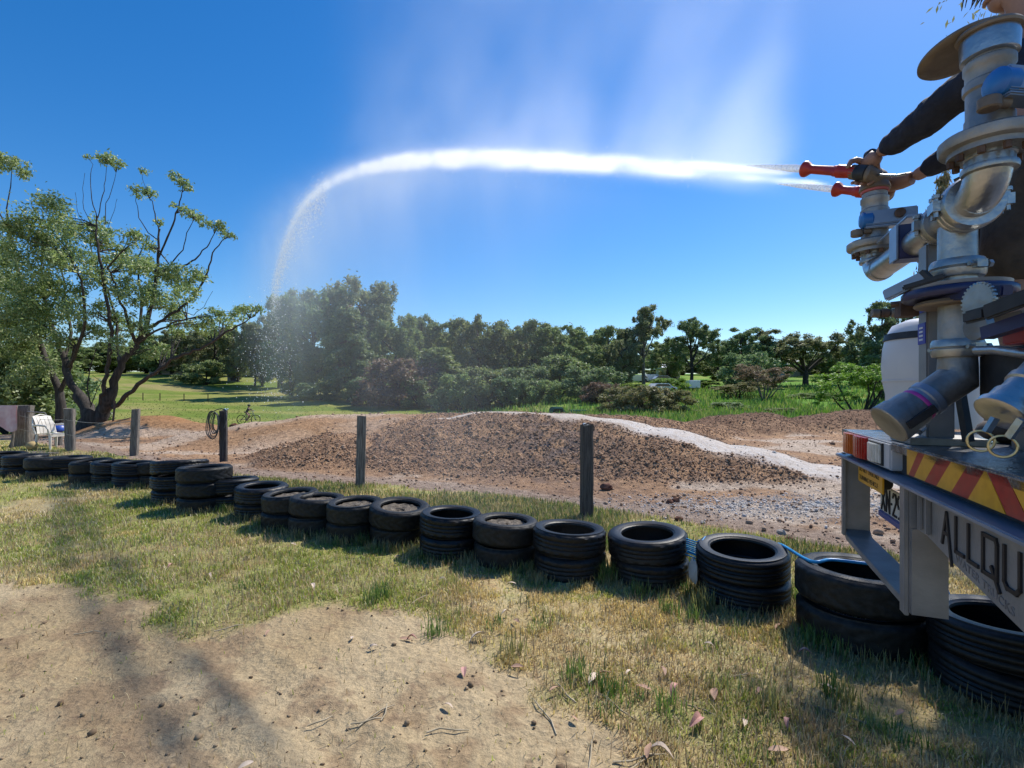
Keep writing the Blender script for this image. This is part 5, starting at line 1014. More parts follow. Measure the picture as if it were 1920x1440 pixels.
# riser pipe, couplings and manifold
c1 = Vector((1.632, 2.28, 0)); c2 = c1 + U * 1.005; cp = Vector((1.334, 1.518, 0)); ZM = 2.14
def clamp(o, axis, r, name='coupling', m=GALV, parent=truck):
    b = MB(); ax = Vector(axis).normalized(); o = Vector(o); b.lathe([(r * .99, -.026), (r * 1.2, -.026), (r * 1.28, -.018), (r * 1.3, -.004), (r * 1.22, 0), (r * 1.3, .004), (r * 1.28, .018), (r * 1.2, .026), (r * .99, .026)], o, ax, 28)
    x, y, _ = basis(ax)
    for s in (-1, 1):
        p = o + x * (s * r * 1.38); b.box(p, (r * .42, .03, .022), (x, y, ax)); b.tube([p + y * .03 - ax * 0, p - y * .03], .0065, 6); b.lathe([(.011, 0), (.011, .010)], p + y * .024, y, 6)
    return b.build(name, m, parent)
b = MB(); b.tube([cp + ZU * 1.715, cp + ZU * 1.875], .046, 24); part(b, 'riser_pipe', GALVD)
b = MB(); b.tube([cp + ZU * 1.90, cp + ZU * 2.10], .047, 24); part(b, 'riser_pipe', GALV)
b = MB(); b.tube([c1 + U * .05 + ZU * ZM, c2 - U * .05 + ZU * ZM], .046, 24); part(b, 'manifold_pipe', ALU)
clamp(cp + ZU * 1.735, (0, 0, 1), .049); clamp(cp + ZU * 1.972, (0, 0, 1), .052, m=GALV); clamp(c1 + U * .72 + ZU * ZM, U, .05, m=GALV); clamp(c1 + U * .875 + ZU * ZM, U, .056, m=ALU)
def elbow(c, sgn, m=ALU):
    b = MB(); R = .085; P = []
    for k in range(9):
        a = math.pi / 2 * k / 8; P.append(c + U * (sgn * R * (1 - math.cos(a))) * 1 + ZU * (ZM + R - R * math.sin(a)))
    b.tube([c + ZU * (ZM + R + .03)] + P + [P[-1] + U * (sgn * .02)], .0495, 24); return part(b, 'elbow', m)
elbow(c1, 1); elbow(c2, -1)
clamp(c2 - U * .10 + ZU * ZM, U, .058, m=ALU)
# turntable plate under the manifold, with flat bars
b = MB(); b.lathe([(.05, 0), (.13, .002), (.135, .008), (.135, .022), (.13, .028), (.05, .03)], cp + ZU * 1.882, (0, 0, 1), 36); part(b, 'turntable_plate', NAVY)
b = MB(); b.lathe([(.045, 0), (.10, .0), (.105, .006), (.10, .014), (.047, .016)], cp + ZU * 1.862, (0, 0, 1), 30); part(b, 'flange', BRWN)
b = MB(); b.lathe([(.05, 0), (.12, .0), (.122, .01), (.05, .02)], cp + ZU * 1.913, (0, 0, 1), 30); part(b, 'flange', PAINT)
def bar(p, q, w, t, name, m, up=ZU, **k):
    d = (q - p).normalized(); s = d.cross(up).normalized(); n = s.cross(d); b = MB(); b.box((p + q) / 2, ((q - p).length, t, w), (d, s, n)); return part(b, name, m, **k)
bar(W(1660, 555, 1.62), W(1738, 517, 1.50), .035, .022, 'flat_bar', BLUEGREY, bevel=.004); bar(W(1735, 520, 1.499), W(1742, 514, 1.49), .037, .024, 'bar_end_cap', BLK)
bar(W(1692, 541, 1.46), W(1773, 517, 1.40), .016, .014, 'lever_bar', BLK, bevel=.004)
bar(W(1700, 562, 1.66), W(1890, 545, 1.28), .03, .03, 'cross_bar', NAVY, bevel=.004)
b = MB(); b.tube([W(1672, 572, 1.7), W(1690, 568, 1.68), W(1700, 590, 1.68)], .012, 6); b.box(W(1700, 580, 1.68), (.06, .05, .05), AX); part(b, 'latch', RUST)
for i in range(6): b = MB(); b.disc(W(1634 + i * 18, 588 - i * .5, 1.95 - i * .012), Vector((1, -.3, 0)), .017, .026, 10); part(b, 'chain_roller', RUST if i % 2 else BRWN)
# square bracket on the manifold
k0 = c1 + U * .42; b = MB(); b.box(k0 + U * .04 + ZU * 2.15, (.08, .11, .125), AX); part(b, 'bracket_box', NAVY, bevel=.004)
b = MB(); b.box(k0 - V_ * .058 + U * .04 + ZU * 2.15, (.082, .006, .127), AX); part(b, 'bracket_face', BLUEGREY, bevel=.002)
b = MB(); b.box(c1 + U * .30 + ZU * 2.245, (.36, .05, .012), AX); part(b, 'tie_bar', BLUEGREY, bevel=.003)
# monitors
def monitor(c, gdir, left, cap_r, top):
    g = Vector(gdir).normalized(); gs = g.cross(ZU); b = MB()
    b.lathe([(.046, 2.285), (.052, 2.29), (.052, 2.33), (.049, 2.335), (.049, 2.40), (.055, 2.405), (.055, 2.425), (.050, 2.43), (.050, 2.455), (.054, 2.46), (.054, 2.478), (.048, 2.483), (.048, 2.50)], c, (0, 0, 1), 30)
    mon = part(b, 'water_monitor', GALVD)
    b = MB(); b.lathe([(.06, 2.232), (.088, 2.234), (.088, 2.248), (.104, 2.252), (.107, 2.258), (.107, 2.278), (.10, 2.284), (.05, 2.288)], c, (0, 0, 1), 36); b.build('worm_flange', GALVD, mon)
    b = MB(); b.lathe([(.046, 2.185), (.058, 2.187), (.06, 2.195), (.058, 2.203), (.052, 2.205), (.052, 2.222), (.056, 2.225), (.056, 2.236)], c, (0, 0, 1), 28); b.build('swivel', GALV, mon)
    b = MB()
    for k in range(10): a = 2 * math.pi * k / 10; b.lathe([(.009, 2.217), (.009, 2.236)], c + Vector((.078 * math.cos(a), .078 * math.sin(a), 0)), (0, 0, 1), 6)
    b.build('bolts', RUST, mon)['kind'] = 'stuff'
    gc = c + Vector(left); b = MB(); b.box(gc + g * .10 + ZU * 2.372, (.19, .055, .062), (g, -gs, ZU)); b.box(gc + g * .10 + ZU * 2.333, (.19, .058, .010), (g, -gs, ZU)); gb = b.build('gearbox', BLUEGREY, mon, bevel=.004)
    b = MB(); b.disc(gc + g * .13 - gs * -.03 + ZU * 2.378, gs, .02, .012, 14); b.build('rust_boss', RUST, mon)
    b = MB(); b.lathe([(.002, -.012), (cap_r * .7, -.010), (cap_r, 0), (cap_r, .034), (cap_r * .8, .04)], gc + g * .0 + ZU * 2.37, g, 24); b.build('gear_cap', BLUE, mon)
    b = MB(); b.disc(gc + g * .004 + ZU * (2.37 - cap_r - .012), g, .013, .03, 12); b.disc(gc - g * .02 + gs * .0 + ZU * 2.302, ZU, .024, .03, 14); b.build('roller', BRWN, mon)
    b = MB(); b.lathe([(.049, 2.502), (.053, 2.503), (.053, 2.512), (.049, 2.513)], c, (0, 0, 1), 28); b.build('pink_ring', PINK, mon)
    if top:
        b = MB(); b.lathe([(.05, 2.486), (.06, 2.49), (.062, 2.535), (.06, 2.545)], c, (0, 0, 1), 32); b.build('top_sleeve', ALU, mon)
        b = MB(); pa, pb = W(1728, 140, 1.47), W(1882, 52, 1.40); ce_ = (pa + pb) / 2; e1 = (pb - pa).normalized(); vd = (ce_ - Vector((0, 0, EYE))).normalized(); pu = e1.cross(vd).normalized(); pu = pu if pu.z > 0 else -pu; nn_ = (pu * .87 + vd * .5).normalized(); R_ = (pb - pa).length / 2; b.lathe([(.02, -.006), (R_ * .75, -.008), (R_ * .95, -.004), (R_, .002), (R_ * .985, .008), (R_ * .8, .012), (.02, .022)], ce_, nn_, 48); b.lathe([(.05, 2.544), (.068, 2.547), (.070, 2.553), (.066, 2.560), (.03, 2.562)], c, (0, 0, 1), 36); b.build('brown_disc', BRWN, mon)
    return mon
mon1 = monitor(c1, (.91, -.41, 0), (-.07, -.02, 0), .036, False); mon2 = monitor(c2, (.95, .12, 0), (-.066, -.088, 0), .036, True)
JD = Vector((-.47, .883, .455)).normalized(); TIP1 = Vector((1.424, 2.46, 2.69)); TIP2 = Vector((1.686, 2.631, 2.66))
hd = c1 + ZU * 2.545
b = MB(); b.lathe([(.052, 2.512), (.06, 2.516), (.058, 2.53), (.05, 2.55), (.03, 2.585)], c1, (0, 0, 1), 28); B1 = TIP1 - JD * .255; B2 = TIP2 - JD * .20
for B in (B1, B2): b.tube([hd, hd.lerp(B - JD * .05, .5) + ZU * .015, B - JD * .05, B + JD * .02], [.046, .042, .036, .031], 18)
b.ball(hd + ZU * .01, .055, 16, 10); b.build('monitor_head', BRWN, mon1)
for tip, B in ((TIP1, B1), (TIP2, B2)):
    L = (tip - B).length; b = MB()
    b.lathe([(.030, 0), (.031, .02), (.026, .025), (.028, .05), (.029, .085), (.025, .09), (.024, .105), (.021, .11), (.0195, L - .04), (.021, L - .03), (.034, L - .010), (.037, L - .003), (.037, L + .004), (.034, L + .006), (.020, L + .0), (.017, L - .06)], B, JD, 28); b.build('nozzle', RED, mon1)
    b = MB(); b.lathe([(.030, -.052), (.034, -.05), (.034, -.005), (.03, 0)], B, JD, 24); b.build('nozzle_grip', BLK, mon1)
b = MB(); b.tube([hd + Vector((-.02, -.03, .02)), hd + Vector((-.04, -.09, .0)), hd + Vector((.0, -.13, -.02)), hd + Vector((.06, -.10, .0))], .006, 6); b.build('wire_handle', GALV, mon1)
# lower outlet
d1 = Vector((-.80, .10, -.59)).normalized(); w0 = cp + ZU * 1.645
b = MB(); b.tube([cp + ZU * 1.715, cp + ZU * 1.68, w0, w0 + d1 * .05 + Vector((0, 0, -.0)), w0 + d1 * .10], [.046, .048, .054, .05, .048], 24); part(b, 'outlet_elbow', GALVD)
b = MB(); b.lathe([(.050, .09), (.054, .092), (.054, .112), (.050, .116), (.050, .13)], w0, d1, 28); cap = part(b, 'outlet_coupling', BLUEGREY)
b = MB(); b.lathe([(.0515, .127), (.053, .13), (.053, .138), (.0515, .14)], w0, d1, 28); b.build('pink_ring', mat('magenta', (.5, .05, .3), rough=.5), cap)
b = MB(); b.lathe([(.051, .135), (.052, .14), (.056, .15), (.058, .19), (.062, .196), (.064, .235), (.06, .238), (.045, .236), (.02, .232)], w0, d1, 30); ce = part(b, 'outlet_cap', GALVD)
sd = d1.cross(ZU).normalized()
b = MB(); b.box(w0 + d1 * .17 - sd * .062 - ZU * .012, (.09, .012, .022), (d1, sd, d1.cross(sd))); b.build('cam_arm', BLK, ce)
def chain(pts, name, r=.004, n=14):
    pts = [Vector(p) for p in pts]; Ls = [0]
    for p, q in zip(pts[:-1], pts[1:]): Ls.append(Ls[-1] + (q - p).length)
    for i in range(n):
        s = Ls[-1] * (i + .5) / n; j = max(k for k in range(len(Ls) - 1) if Ls[k] <= s); t = (s - Ls[j]) / (Ls[j + 1] - Ls[j]); o = pts[j].lerp(pts[j + 1], t); d = (pts[j + 1] - pts[j]).normalized(); x, y, _ = basis(d); s_ = x if i % 2 else y
        b = MB(); l = Ls[-1] / n * .72; b.tube([o + d * (l * .75 * math.cos(a)) + s_ * (l * .42 * math.sin(a)) for a in [2 * math.pi * k / 10 for k in range(11)]], r * .7, 5, False); b.build('chain_link', STEEL, truck)
chain([W(1693, 768, 1.57), W(1700, 788, 1.60), W(1718, 806, 1.64), W(1726, 812, 1.66), W(1736, 803, 1.655)], 'chain', .004, 10)
# white drum with black strap on the deck
dr = W(1747, 800, 2.46); dz = 1.436; b = MB(); R0 = .195; prof = [(.02, dz), (R0 * .92, dz + .002), (R0 * .95, dz + .02), (R0 * .94, dz + .16), (R0 * .99, dz + .21), (R0 * 1.03, dz + .30), (R0 * 1.0, dz + .385), (R0 * .93, dz + .45), (R0 * .80, dz + .50), (R0 * .5, dz + .525), (.03, dz + .53)]
b.lathe(prof, (dr.x, dr.y, 0), (0, 0, 1), 44); drum = b.build('white_drum', mat('drum_white', (.66, .66, .68), (.58, .58, .60), 4, .4)); tag(drum, 'white rounded plastic drum standing on the truck deck behind the mast', 'drum')
b = MB(); b.lathe([(R0 * .985, dz + .425), (R0 * .99, dz + .426), (R0 * .955, dz + .458), (R0 * .94, dz + .458)], (dr.x, dr.y, 0), (0, 0, 1), 44); b.build('strap', BLK, drum); b = MB(); b.lathe([(R0 * 1.0, dz + .22), (R0 * 1.012, dz + .222), (R0 * 1.018, dz + .23), (R0 * 1.0, dz + .232)], (dr.x, dr.y, 0), (0, 0, 1), 44); b.build('seam', mat('drum_white', None), drum)
# the dark hose box and things at the right edge
q = W(1880, 800, 1.62); b = MB(); q = W(1834, 730, 1.5); b.box(Vector((q.x, q.y, 1.625)) + U * .30 + V_ * .075, (.6, .15, .20), AX); part(b, 'hose_box', BLK, bevel=.01)
b = MB(); b.box(TW(.86, .30, 1.465), (.18, .06, .06), AX); b.box(TW(1.0, .33, 1.475), (.30, .03, .075), AX); part(b, 'box_foot', PAINT, bevel=.004)
bar(W(1795, 705, 1.6), W(1816, 828, 1.56), .022, .02, 'strut', BLK)
b = MB(); b.tube([W(1832, 657, 1.40), W(1870, 656, 1.32), W(1960, 668, 1.15)], .012, 14); part(b, 'rail', ALU)
b = MB(); gdir = (W(1842, 566, 1.30) * 0 - V_ + U * .35).normalized(); b.lathe([(.012, 0), (.045, 0), (.045, .008), (.012, .008)], W(1838, 566, 1.30), gdir, 40)
x_, y_, _ = basis(gdir)
for k in range(28): a = 2 * math.pi * k / 28; b.box(W(1838, 566, 1.30) + (x_ * math.cos(a) + y_ * math.sin(a)) * .047 + gdir * .004, (.007, .005, .007), (x_ * math.cos(a) + y_ * math.sin(a), -x_ * math.sin(a) + y_ * math.cos(a), gdir))
part(b, 'gear_wheel', GALV)
b = MB(); b.lathe([(.01, 0), (.035, 0), (.035, .02), (.01, .02)], W(1842, 612, 1.30), gdir, 24); part(b, 'gear_guard', GALVD)
bar(W(1808, 597, 1.25), W(1850, 586, 1.18), .032, .014, 'drive_lever', BLK, bevel=.006); bar(W(1846, 587, 1.186), W(1990, 533, 1.03), .036, .014, 'drive_lever', BLK, bevel=.004)
bar(W(1850, 625, 1.24), W(1960, 590, 1.1), .03, .03, 'blue_rail', NAVY); b = MB(); b.box(W(1925, 628, 1.2), (.10, .05, .04), AX); part(b, 'red_block', mat('dark_red', (.22, .02, .02), rough=.5), bevel=.004)
b = MB(); b.box(W(1888, 606, 1.4), (.2, .03, .045), AX); part(b, 'step_plate', BRWN, bevel=.003)
# second outlet with cam-lock handles
d2 = Vector((-.72, -.05, -.69)).normalized(); e0 = W(1935, 715, 1.12)
b = MB(); b.lathe([(.036, -.06), (.036, 0), (.041, .002), (.041, .018), (.036, .022), (.036, .05), (.042, .055), (.043, .085), (.05, .09), (.05, .105), (.046, .107), (.02, .104)], e0, d2, 30); so = part(b, 'side_outlet', ALU)
for (p, q) in ((W(1862, 790, 1.12), W(1848, 812, 1.13)), (W(1910, 795, 1.06), W(1890, 823, 1.08))):
    dd = (q - p).normalized(); x_, y_, _ = basis(dd); b = MB(); b.box((p + q) / 2 + (p - q) * .2, ((q - p).length * 1.2, .010, .014), (dd, x_, y_)); b.build('cam_handle', ALU, so)
    cc_ = q + dd * .02; vw = Vector((q.x, q.y, 0)).normalized(); s1 = vw.cross(ZU); b = MB(); b.tube([cc_ + s1 * (.023 * math.cos(a)) + ZU * (.023 * math.sin(a)) for a in [2 * math.pi * k / 20 for k in range(21)]], .0028, 6, False); b.build('pull_ring', mat('brass', (.5, .38, .2), rough=.35, metal=1), so)

# ------------------------------------------------------------------ people
SKIN = mat('skin', (.36, .20, .14), (.30, .16, .11), 20, .5); SHIRT = mat('navy_shirt', (.010, .012, .022), (.02, .022, .035), 30, .85, bump=.4, bscale=40); SHORT = mat('work_shorts', (.06, .045, .035), (.10, .075, .055), 20, .9, bump=.3); HAIR = mat('brown_hair', (.05, .035, .025), (.10, .07, .05), 40, .7); BOOT = mat('boot', (.05, .035, .025), (.09, .06, .04), 20, .7)
def skin(name, verts, edges, radii, m, parent, sub=2, extra=None, squash=None):
    me = bpy.data.meshes.new('sk'); me.from_pydata([tuple(v) for v in verts], edges, []); o = bpy.data.objects.new('sk', me); C.objects.link(o)
    md = o.modifiers.new('s', 'SKIN'); md.use_smooth_shade = True; md.branch_smoothing = .6
    for i, d in enumerate(me.skin_vertices[0].data):
        r = radii[i]; d.radius = (r, r) if not isinstance(r, tuple) else r; d.use_root = (i == 0)
    sb = o.modifiers.new('d', 'SUBSURF'); sb.levels = sub; sb.render_levels = sub
    dg = bpy.context.evaluated_depsgraph_get(); ev = bpy.data.meshes.new_from_object(o.evaluated_get(dg)); bpy.data.objects.remove(o)
    b = MB(); b.add([v.co + (v.normal * (.009 * mnoise.noise(v.co * 15) + .005 * mnoise.noise(v.co * 38)) if squash else Vector((0, 0, 0))) for v in ev.vertices], [tuple(p.vertices) for p in ev.polygons])
    if extra: extra(b)
    return b.build(name, m, parent, smooth=80)
def hand(b, wrist, centre, axis, R, side):
    """palm, four unequal fingers curled round a bar through `centre` along `axis`, and a thumb on the other side"""
    A = Vector(axis).normalized(); centre = Vector(centre); e1 = (Vector(wrist) - centre); e1 = (e1 - A * e1.dot(A)).normalized(); e2 = A.cross(e1) * side
    pt = lambda th, off, rr: centre + A * off + e1 * (math.cos(th) * rr) + e2 * (math.sin(th) * rr)
    b.tube([Vector(wrist), Vector(wrist).lerp(pt(.1, 0, R + .012), .45), pt(.15, 0, R + .014), pt(.55, 0, R + .012)], [.028, .034, .038, .030], 14)
    for k, (ln, r0) in enumerate(((2.5, .0085), (2.85, .0095), (2.95, .0098), (2.7, .0094))):
        off = (k - 1.5) * .0205; P = [pt(.25 + t * (ln - .25), off * (1 + .1 * t), R + .010 - .004 * t) for t in (0, .2, .4, .6, .8, 1)]; b.tube(P, [r0 * 1.15, r0 * 1.1, r0 * 1.15, r0, r0 * .98, r0 * .75], 10); b.ball(P[-1], r0 * .78, 8, 6)
    P = [pt(.1, .035, R + .012), pt(-.35, .052, R + .012), pt(-.9, .055, R + .010), pt(-1.5, .05, R + .008)]; b.tube(P, [.015, .0125, .0115, .009], 10); b.ball(P[-1], .009, 8, 6)
def operator():
    e = empty('person', (1.76, 1.66, 1.436), 'person in dark long-sleeved shirt on the truck deck aiming the red nozzles with both hands', 'person')
    vs = [(1.785, 1.665, 2.31), (1.80, 1.68, 2.52), (1.82, 1.73, 2.70), (1.80, 1.755, 2.83), (1.79, 1.77, 2.93), (1.782, 1.785, 3.04), (1.782, 1.785, 3.12), (1.735, 1.80, 2.995), (1.708, 1.812, 2.975), (1.692, 1.822, 3.05),
          (1.675, 1.72, 2.765), (1.612, 2.0, 2.655), (1.587, 2.20, 2.64), (1.955, 1.80, 2.76), (1.87, 2.07, 2.62), (1.765, 2.235, 2.55),
          (1.68, 1.665, 2.24), (1.675, 1.70, 1.90), (1.69, 1.64, 1.52), (1.63, 1.72, 1.46), (1.90, 1.67, 2.24), (1.90, 1.70, 1.90), (1.90, 1.62, 1.52), (1.86, 1.72, 1.46)]
    ed = [(0, 1), (1, 2), (2, 3), (3, 4), (4, 5), (5, 6), (5, 7), (7, 8), (5, 9), (2, 10), (10, 11), (11, 12), (2, 13), (13, 14), (14, 15), (0, 16), (16, 17), (17, 18), (18, 19), (0, 20), (20, 21), (21, 22), (22, 23)]
    ra = [.13, .12, .13, .06, .055, .088, .075, .045, .026, .016, .06, .04, .028, .06, .04, .028, .085, .055, .04, .03, .085, .055, .04, .03]
    def ex(b):
        hand(b, vs[12], B1 - JD * .03 + Vector((0, 0, .0)), JD, .038, 1); hand(b, vs[15], hd + Vector((.06, .06, .0)), (B2 - hd), .042, -1)
        for s in (0,): b.ball((1.79, 1.70, 3.06), .028, 10, 8, (.8, .35, 1.2))
        for q in ((1.712, 1.79, 3.075), (1.735, 1.85, 3.075)): b.ball(q, .013, 8, 6)
        b.tube([(1.70, 1.79, 3.005), (1.695, 1.815, 3.003), (1.715, 1.84, 3.005)], .007, 6)
    skin('body', vs, ed, ra, SKIN, e, 2, ex)
    sv = [vs[0], vs[1], vs[2], (1.802, 1.752, 2.81), vs[10], vs[11], tuple(Vector(vs[11]).lerp(Vector(vs[12]), .86)), vs[13], vs[14], tuple(Vector(vs[14]).lerp(Vector(vs[15]), .86)), (1.782, 1.66, 2.10)]
    skin('shirt', sv, [(0, 1), (1, 2), (2, 3), (2, 4), (4, 5), (5, 6), (2, 7), (7, 8), (8, 9), (0, 10)], [.158, .15, .155, .075, .078, .062, .046, .078, .058, .044, .17], SHIRT, e, 3, None, True)
    skin('shorts', [(1.785, 1.665, 2.28), vs[16], (1.675, 1.69, 1.95), vs[20], (1.90, 1.69, 1.95)], [(0, 1), (1, 2), (0, 3), (3, 4)], [.155, .11, .10, .11, .10], SHORT, e)
    for i in (18, 22):
        q = Vector(vs[i]); b = MB(); b.lathe([(.05, .10), (.058, .09), (.056, .0), (.05, -.08), (.03, -.083)], q, (0, 0, 1), 14); b.ball(q + Vector((-.035, .06, -.045)), .055, 12, 8, (1, 1.7, .75)); b.build('boot', BOOT, e)
    b = MB(); b.ball((1.795, 1.775, 3.10), .108, 18, 12, (1, 1, .95), .05); b.ball((1.83, 1.77, 3.04), .085, 14, 10, (1, 1, 1.1), .05)
    for k in range(26): p = Vector((1.72 + random.uniform(-.03, .05), 1.80 + random.uniform(-.06, .05), 3.10)); b.tube([p, p + Vector((-.03, .01, -.03)), p + Vector((-.045 + random.uniform(-.02, .02), .02, -.09))], [.006, .004, .001], 4)
    b.build('hair', HAIR, e)
    q0 = Vector(vs[11]).lerp(Vector(vs[12]), .93); ad = (Vector(vs[12]) - Vector(vs[11])).normalized(); b = MB(); b.lathe([(.030, -.0), (.036, .002), (.037, .02), (.031, .022)], q0 + ad * .03, ad, 18); b.build('wristband', BLK, e)
operator()
def rider():
    D = 37.0; X = (466 - 960) / F * D; g = zg(X, D); o = Vector((X, D, g)); e = empty('person', (X, D, g + .05), 'small rider in dark top astride the bicycle', 'person')
    q = lambda x, y, z: tuple(o + Vector((x, y, z)))
    vs = [q(-.16, 0, .84), q(-.05, 0, 1.06), q(.0, 0, 1.16), q(.03, 0, 1.24), q(.04, 0, 1.33), q(.02, -.13, 1.13), q(.16, -.18, 1.0), q(.28, -.22, .99), q(.02, .13, 1.13), q(.16, .18, 1.0), q(.28, .22, .99), q(-.12, -.08, .82), q(.08, -.1, .6), q(-.1, -.1, .26), q(.0, -.1, .2), q(-.12, .08, .82), q(.06, .1, .62), q(-.08, .1, .42), q(.02, .1, .38)]
    ed = [(0, 1), (1, 2), (2, 3), (3, 4), (2, 5), (5, 6), (6, 7), (2, 8), (8, 9), (9, 10), (0, 11), (11, 12), (12, 13), (13, 14), (0, 15), (15, 16), (16, 17), (17, 18)]
    skin('body', vs, ed, [.09, .09, .09, .04, .08, .04, .03, .025, .04, .03, .025, .065, .045, .035, .03, .065, .045, .035, .03], SKIN, e, 1)
    skin('shirt', [vs[0], vs[1], vs[2], vs[5], vs[6], vs[8], vs[9]], [(0, 1), (1, 2), (2, 3), (3, 4), (2, 5), (5, 6)], [.105, .11, .11, .06, .045, .06, .045], mat('dark_top', (.03, .03, .035), rough=.8), e, 1)
    b = MB(); b.ball(Vector(vs[4]) + Vector((-.01, 0, .04)), .105, 12, 8, (1.15, 1, .8)); b.build('helmet', BLK, e)
rider()
# ------------------------------------------------------------------ hose, twine and small things at the tyres
HOSE = mat('blue_hose', (.01, .22, .48), (.02, .28, .55), 20, .35)
tz = lambda i, up=.0: Vector((tyre_xy[i][0], tyre_xy[i][1], EYE - (STACKS[i][1] - HOR) * tyre_xy[i][1] / F + up))
s2, s3, s4 = tz(1), tz(2), tz(3)
b = MB(); P = [s3 + Vector((.30, .12, -.12)), s3 + Vector((.34, .10, -.02)), s2 + Vector((-.30, .05, .012)), s2 + Vector((-.15, .06, .018)), s2 + Vector((.05, -.02, .018)), s2 + Vector((.22, -.04, .015)), s2 + Vector((.42, -.10, -.02)), s2 + Vector((.45, -.2, -.2))]
Q = []
for i in range(len(P) - 1):
    for k in range(5):
        t = k / 5; p0 = P[max(i - 1, 0)]; p1, p2 = P[i], P[i + 1]; p3 = P[min(i + 2, len(P) - 1)]
        Q.append(.5 * ((2 * p1) + (p2 - p0) * t + (2 * p0 - 5 * p1 + 4 * p2 - p3) * t * t + (3 * p1 - p0 - 3 * p2 + p3) * t ** 3))
b.tube(Q + [P[-1]], .011, 10); o = b.build('blue_hose', HOSE); tag(o, 'bright blue hose lying across the wide worn tyre by the truck', 'hose')
b = MB(); m0 = (s3 + s4) / 2 + Vector((.03, -.02, 0))
for k in range(9):
    z = -.015 - .016 * k + random.uniform(-.004, .004); w = .055 + random.uniform(-.01, .015)
    b.tube([m0 + Vector((-w - .02, .03, z)), m0 + Vector((-w * .4, -.05, z - .006)), m0 + Vector((w * .5, -.05, z + .008)), m0 + Vector((w + .02, .02, z + random.uniform(-.02, .02)))], .0055, 6)
b.tube([m0 + Vector((.0, -.05, 0)), m0 + Vector((.01, -.055, -.08)), m0 + Vector((-.01, -.05, -.16))], .006, 6); o = b.build('blue_twine', HOSE); tag(o, 'bright blue twine wound between the third and fourth tyre stacks', 'twine')
gx, gy = G(1741, 1212); b = MB(); b.tube([W(1748, 1158, gy + .05), Vector((gx + .02, gy + .03, .12)), Vector((gx, gy, .03))], .012, 8); o = b.build('blue_pipe', mat('dull_blue', (.02, .10, .22), rough=.5)); tag(o, 'dull blue pipe coming down by the nearest tyres at the truck', 'pipe')
b = MB(); b.tube([(0, 0, .02), (0, 0, .07)], .014, 10); b.box((0, 0, .08), (.07, .014, .02)); b.tube([(0, 0, .05), (-.03, -.03, .04), (-.04, -.04, .02)], .010, 8); o = b.build('red_tap', mat('tap_red', (.55, .06, .03), rough=.4)); o.location = (gx - .02, gy - .03, zg(gx, gy)); tag(o, 'small red garden tap on the ground beside the nearest tyre', 'tap')
for i, (j, dx) in enumerate(((2, -.36), (2, .37))):
    q = tyre_xy[j]; b = MB(); b.ball((0, 0, 0), .07, 9, 6, (.5, .9, 1.4), .15); o = b.build('grey_stone', mat('grey_stone', (.3, .3, .29), (.42, .42, .41), 9, .8), smooth=30); o.location = (q[0] + dx, q[1] + .05, zg(q[0], q[1]) + (.19 if i == 0 else .12)); tag(o, ['grey stone wedged left of the shiny third tyre stack', 'grey stone wedged right of the shiny third tyre stack'][i], 'stone')
# fallen eucalyptus leaves, bark strips and twigs
LEAFM = [mat('dry_leaf_pale', (.52, .40, .30), (.62, .50, .38), 30, .7), mat('dry_leaf_tan', (.34, .19, .12), (.45, .28, .18), 30, .7), mat('dry_leaf_pink', (.40, .18, .15), (.52, .30, .24), 30, .7)]
lm_ = []
for s in range(5):
    r = random.Random(s); b = MB(); n = 7; top = []; curl = r.uniform(.1, .6); L = 1.0
    for i in range(n):
        t = i / (n - 1); w = .17 * math.sin(math.pi * min(1, t * .93 + .05)) ** .8 + .004; bend = .25 * (s - 2) / 2 * t * t; z = curl * .5 * math.sin(math.pi * t) + .02
        top.append([((t - .5) * L, bend - w, z + w * curl), ((t - .5) * L, bend, z - .02), ((t - .5) * L, bend + w, z + w * curl)])
    vs = [p for row in top for p in row]; fs = []
    for i in range(n - 1):
        for k in range(2): a = i * 3 + k; fs.append((a, a + 1, a + 4, a + 3))
    m2 = len(vs); vs += [(x, y, z - .012) for x, y, z in vs]; fs += [tuple(m2 + q for q in reversed(f)) for f in fs]
    b.add(vs, fs); o = b.build('fallen_leaf', LEAFM[s % 3]); lm_.append(o.data); bpy.data.objects.remove(o)
spots = [(588, 1103, 1.2), (760, 1203, 1.0), (772, 1204, .9), (660, 1200, .9), (968, 1262, 1.1), (897, 1200, 1.6), (1342, 1311, 1.5), (1425, 1308, 1.0), (1552, 1300, 1.1), (1462, 1184, 1.2), (1330, 1218, .8), (1245, 1268, 1.0), (1305, 1366, 1.5), (1110, 1280, 1.3), (1130, 1275, 1.1), (1180, 1272, .8), (1040, 1303, .9), (870, 1265, 1.2), (1395, 1366, 1.0), (1075, 1358, .7), (700, 1220, .8), (1205, 1300, 1.3), (1265, 1305, 1.2), (960, 1100, .9), (970, 1172, .9), (950, 1158, .9), (1460, 1420, 1.2), (640, 985, .9), (550, 1022, .9), (410, 1001, 1.1), (390, 1085, 1.0), (150, 1050, .8), (320, 1065, .9), (460, 1440, .8), (1750, 1270, 1.0), (1240, 1425, 1.4), (1215, 1420, 1.1), (1510, 1235, 1.0), (1340, 1120, .8), (1690, 1350, .9), (830, 1090, .9), (745, 1045, .9), (1480, 1370, .9), (1585, 1400, 1.0), (500, 1190, .7), (840, 1330, .9)]
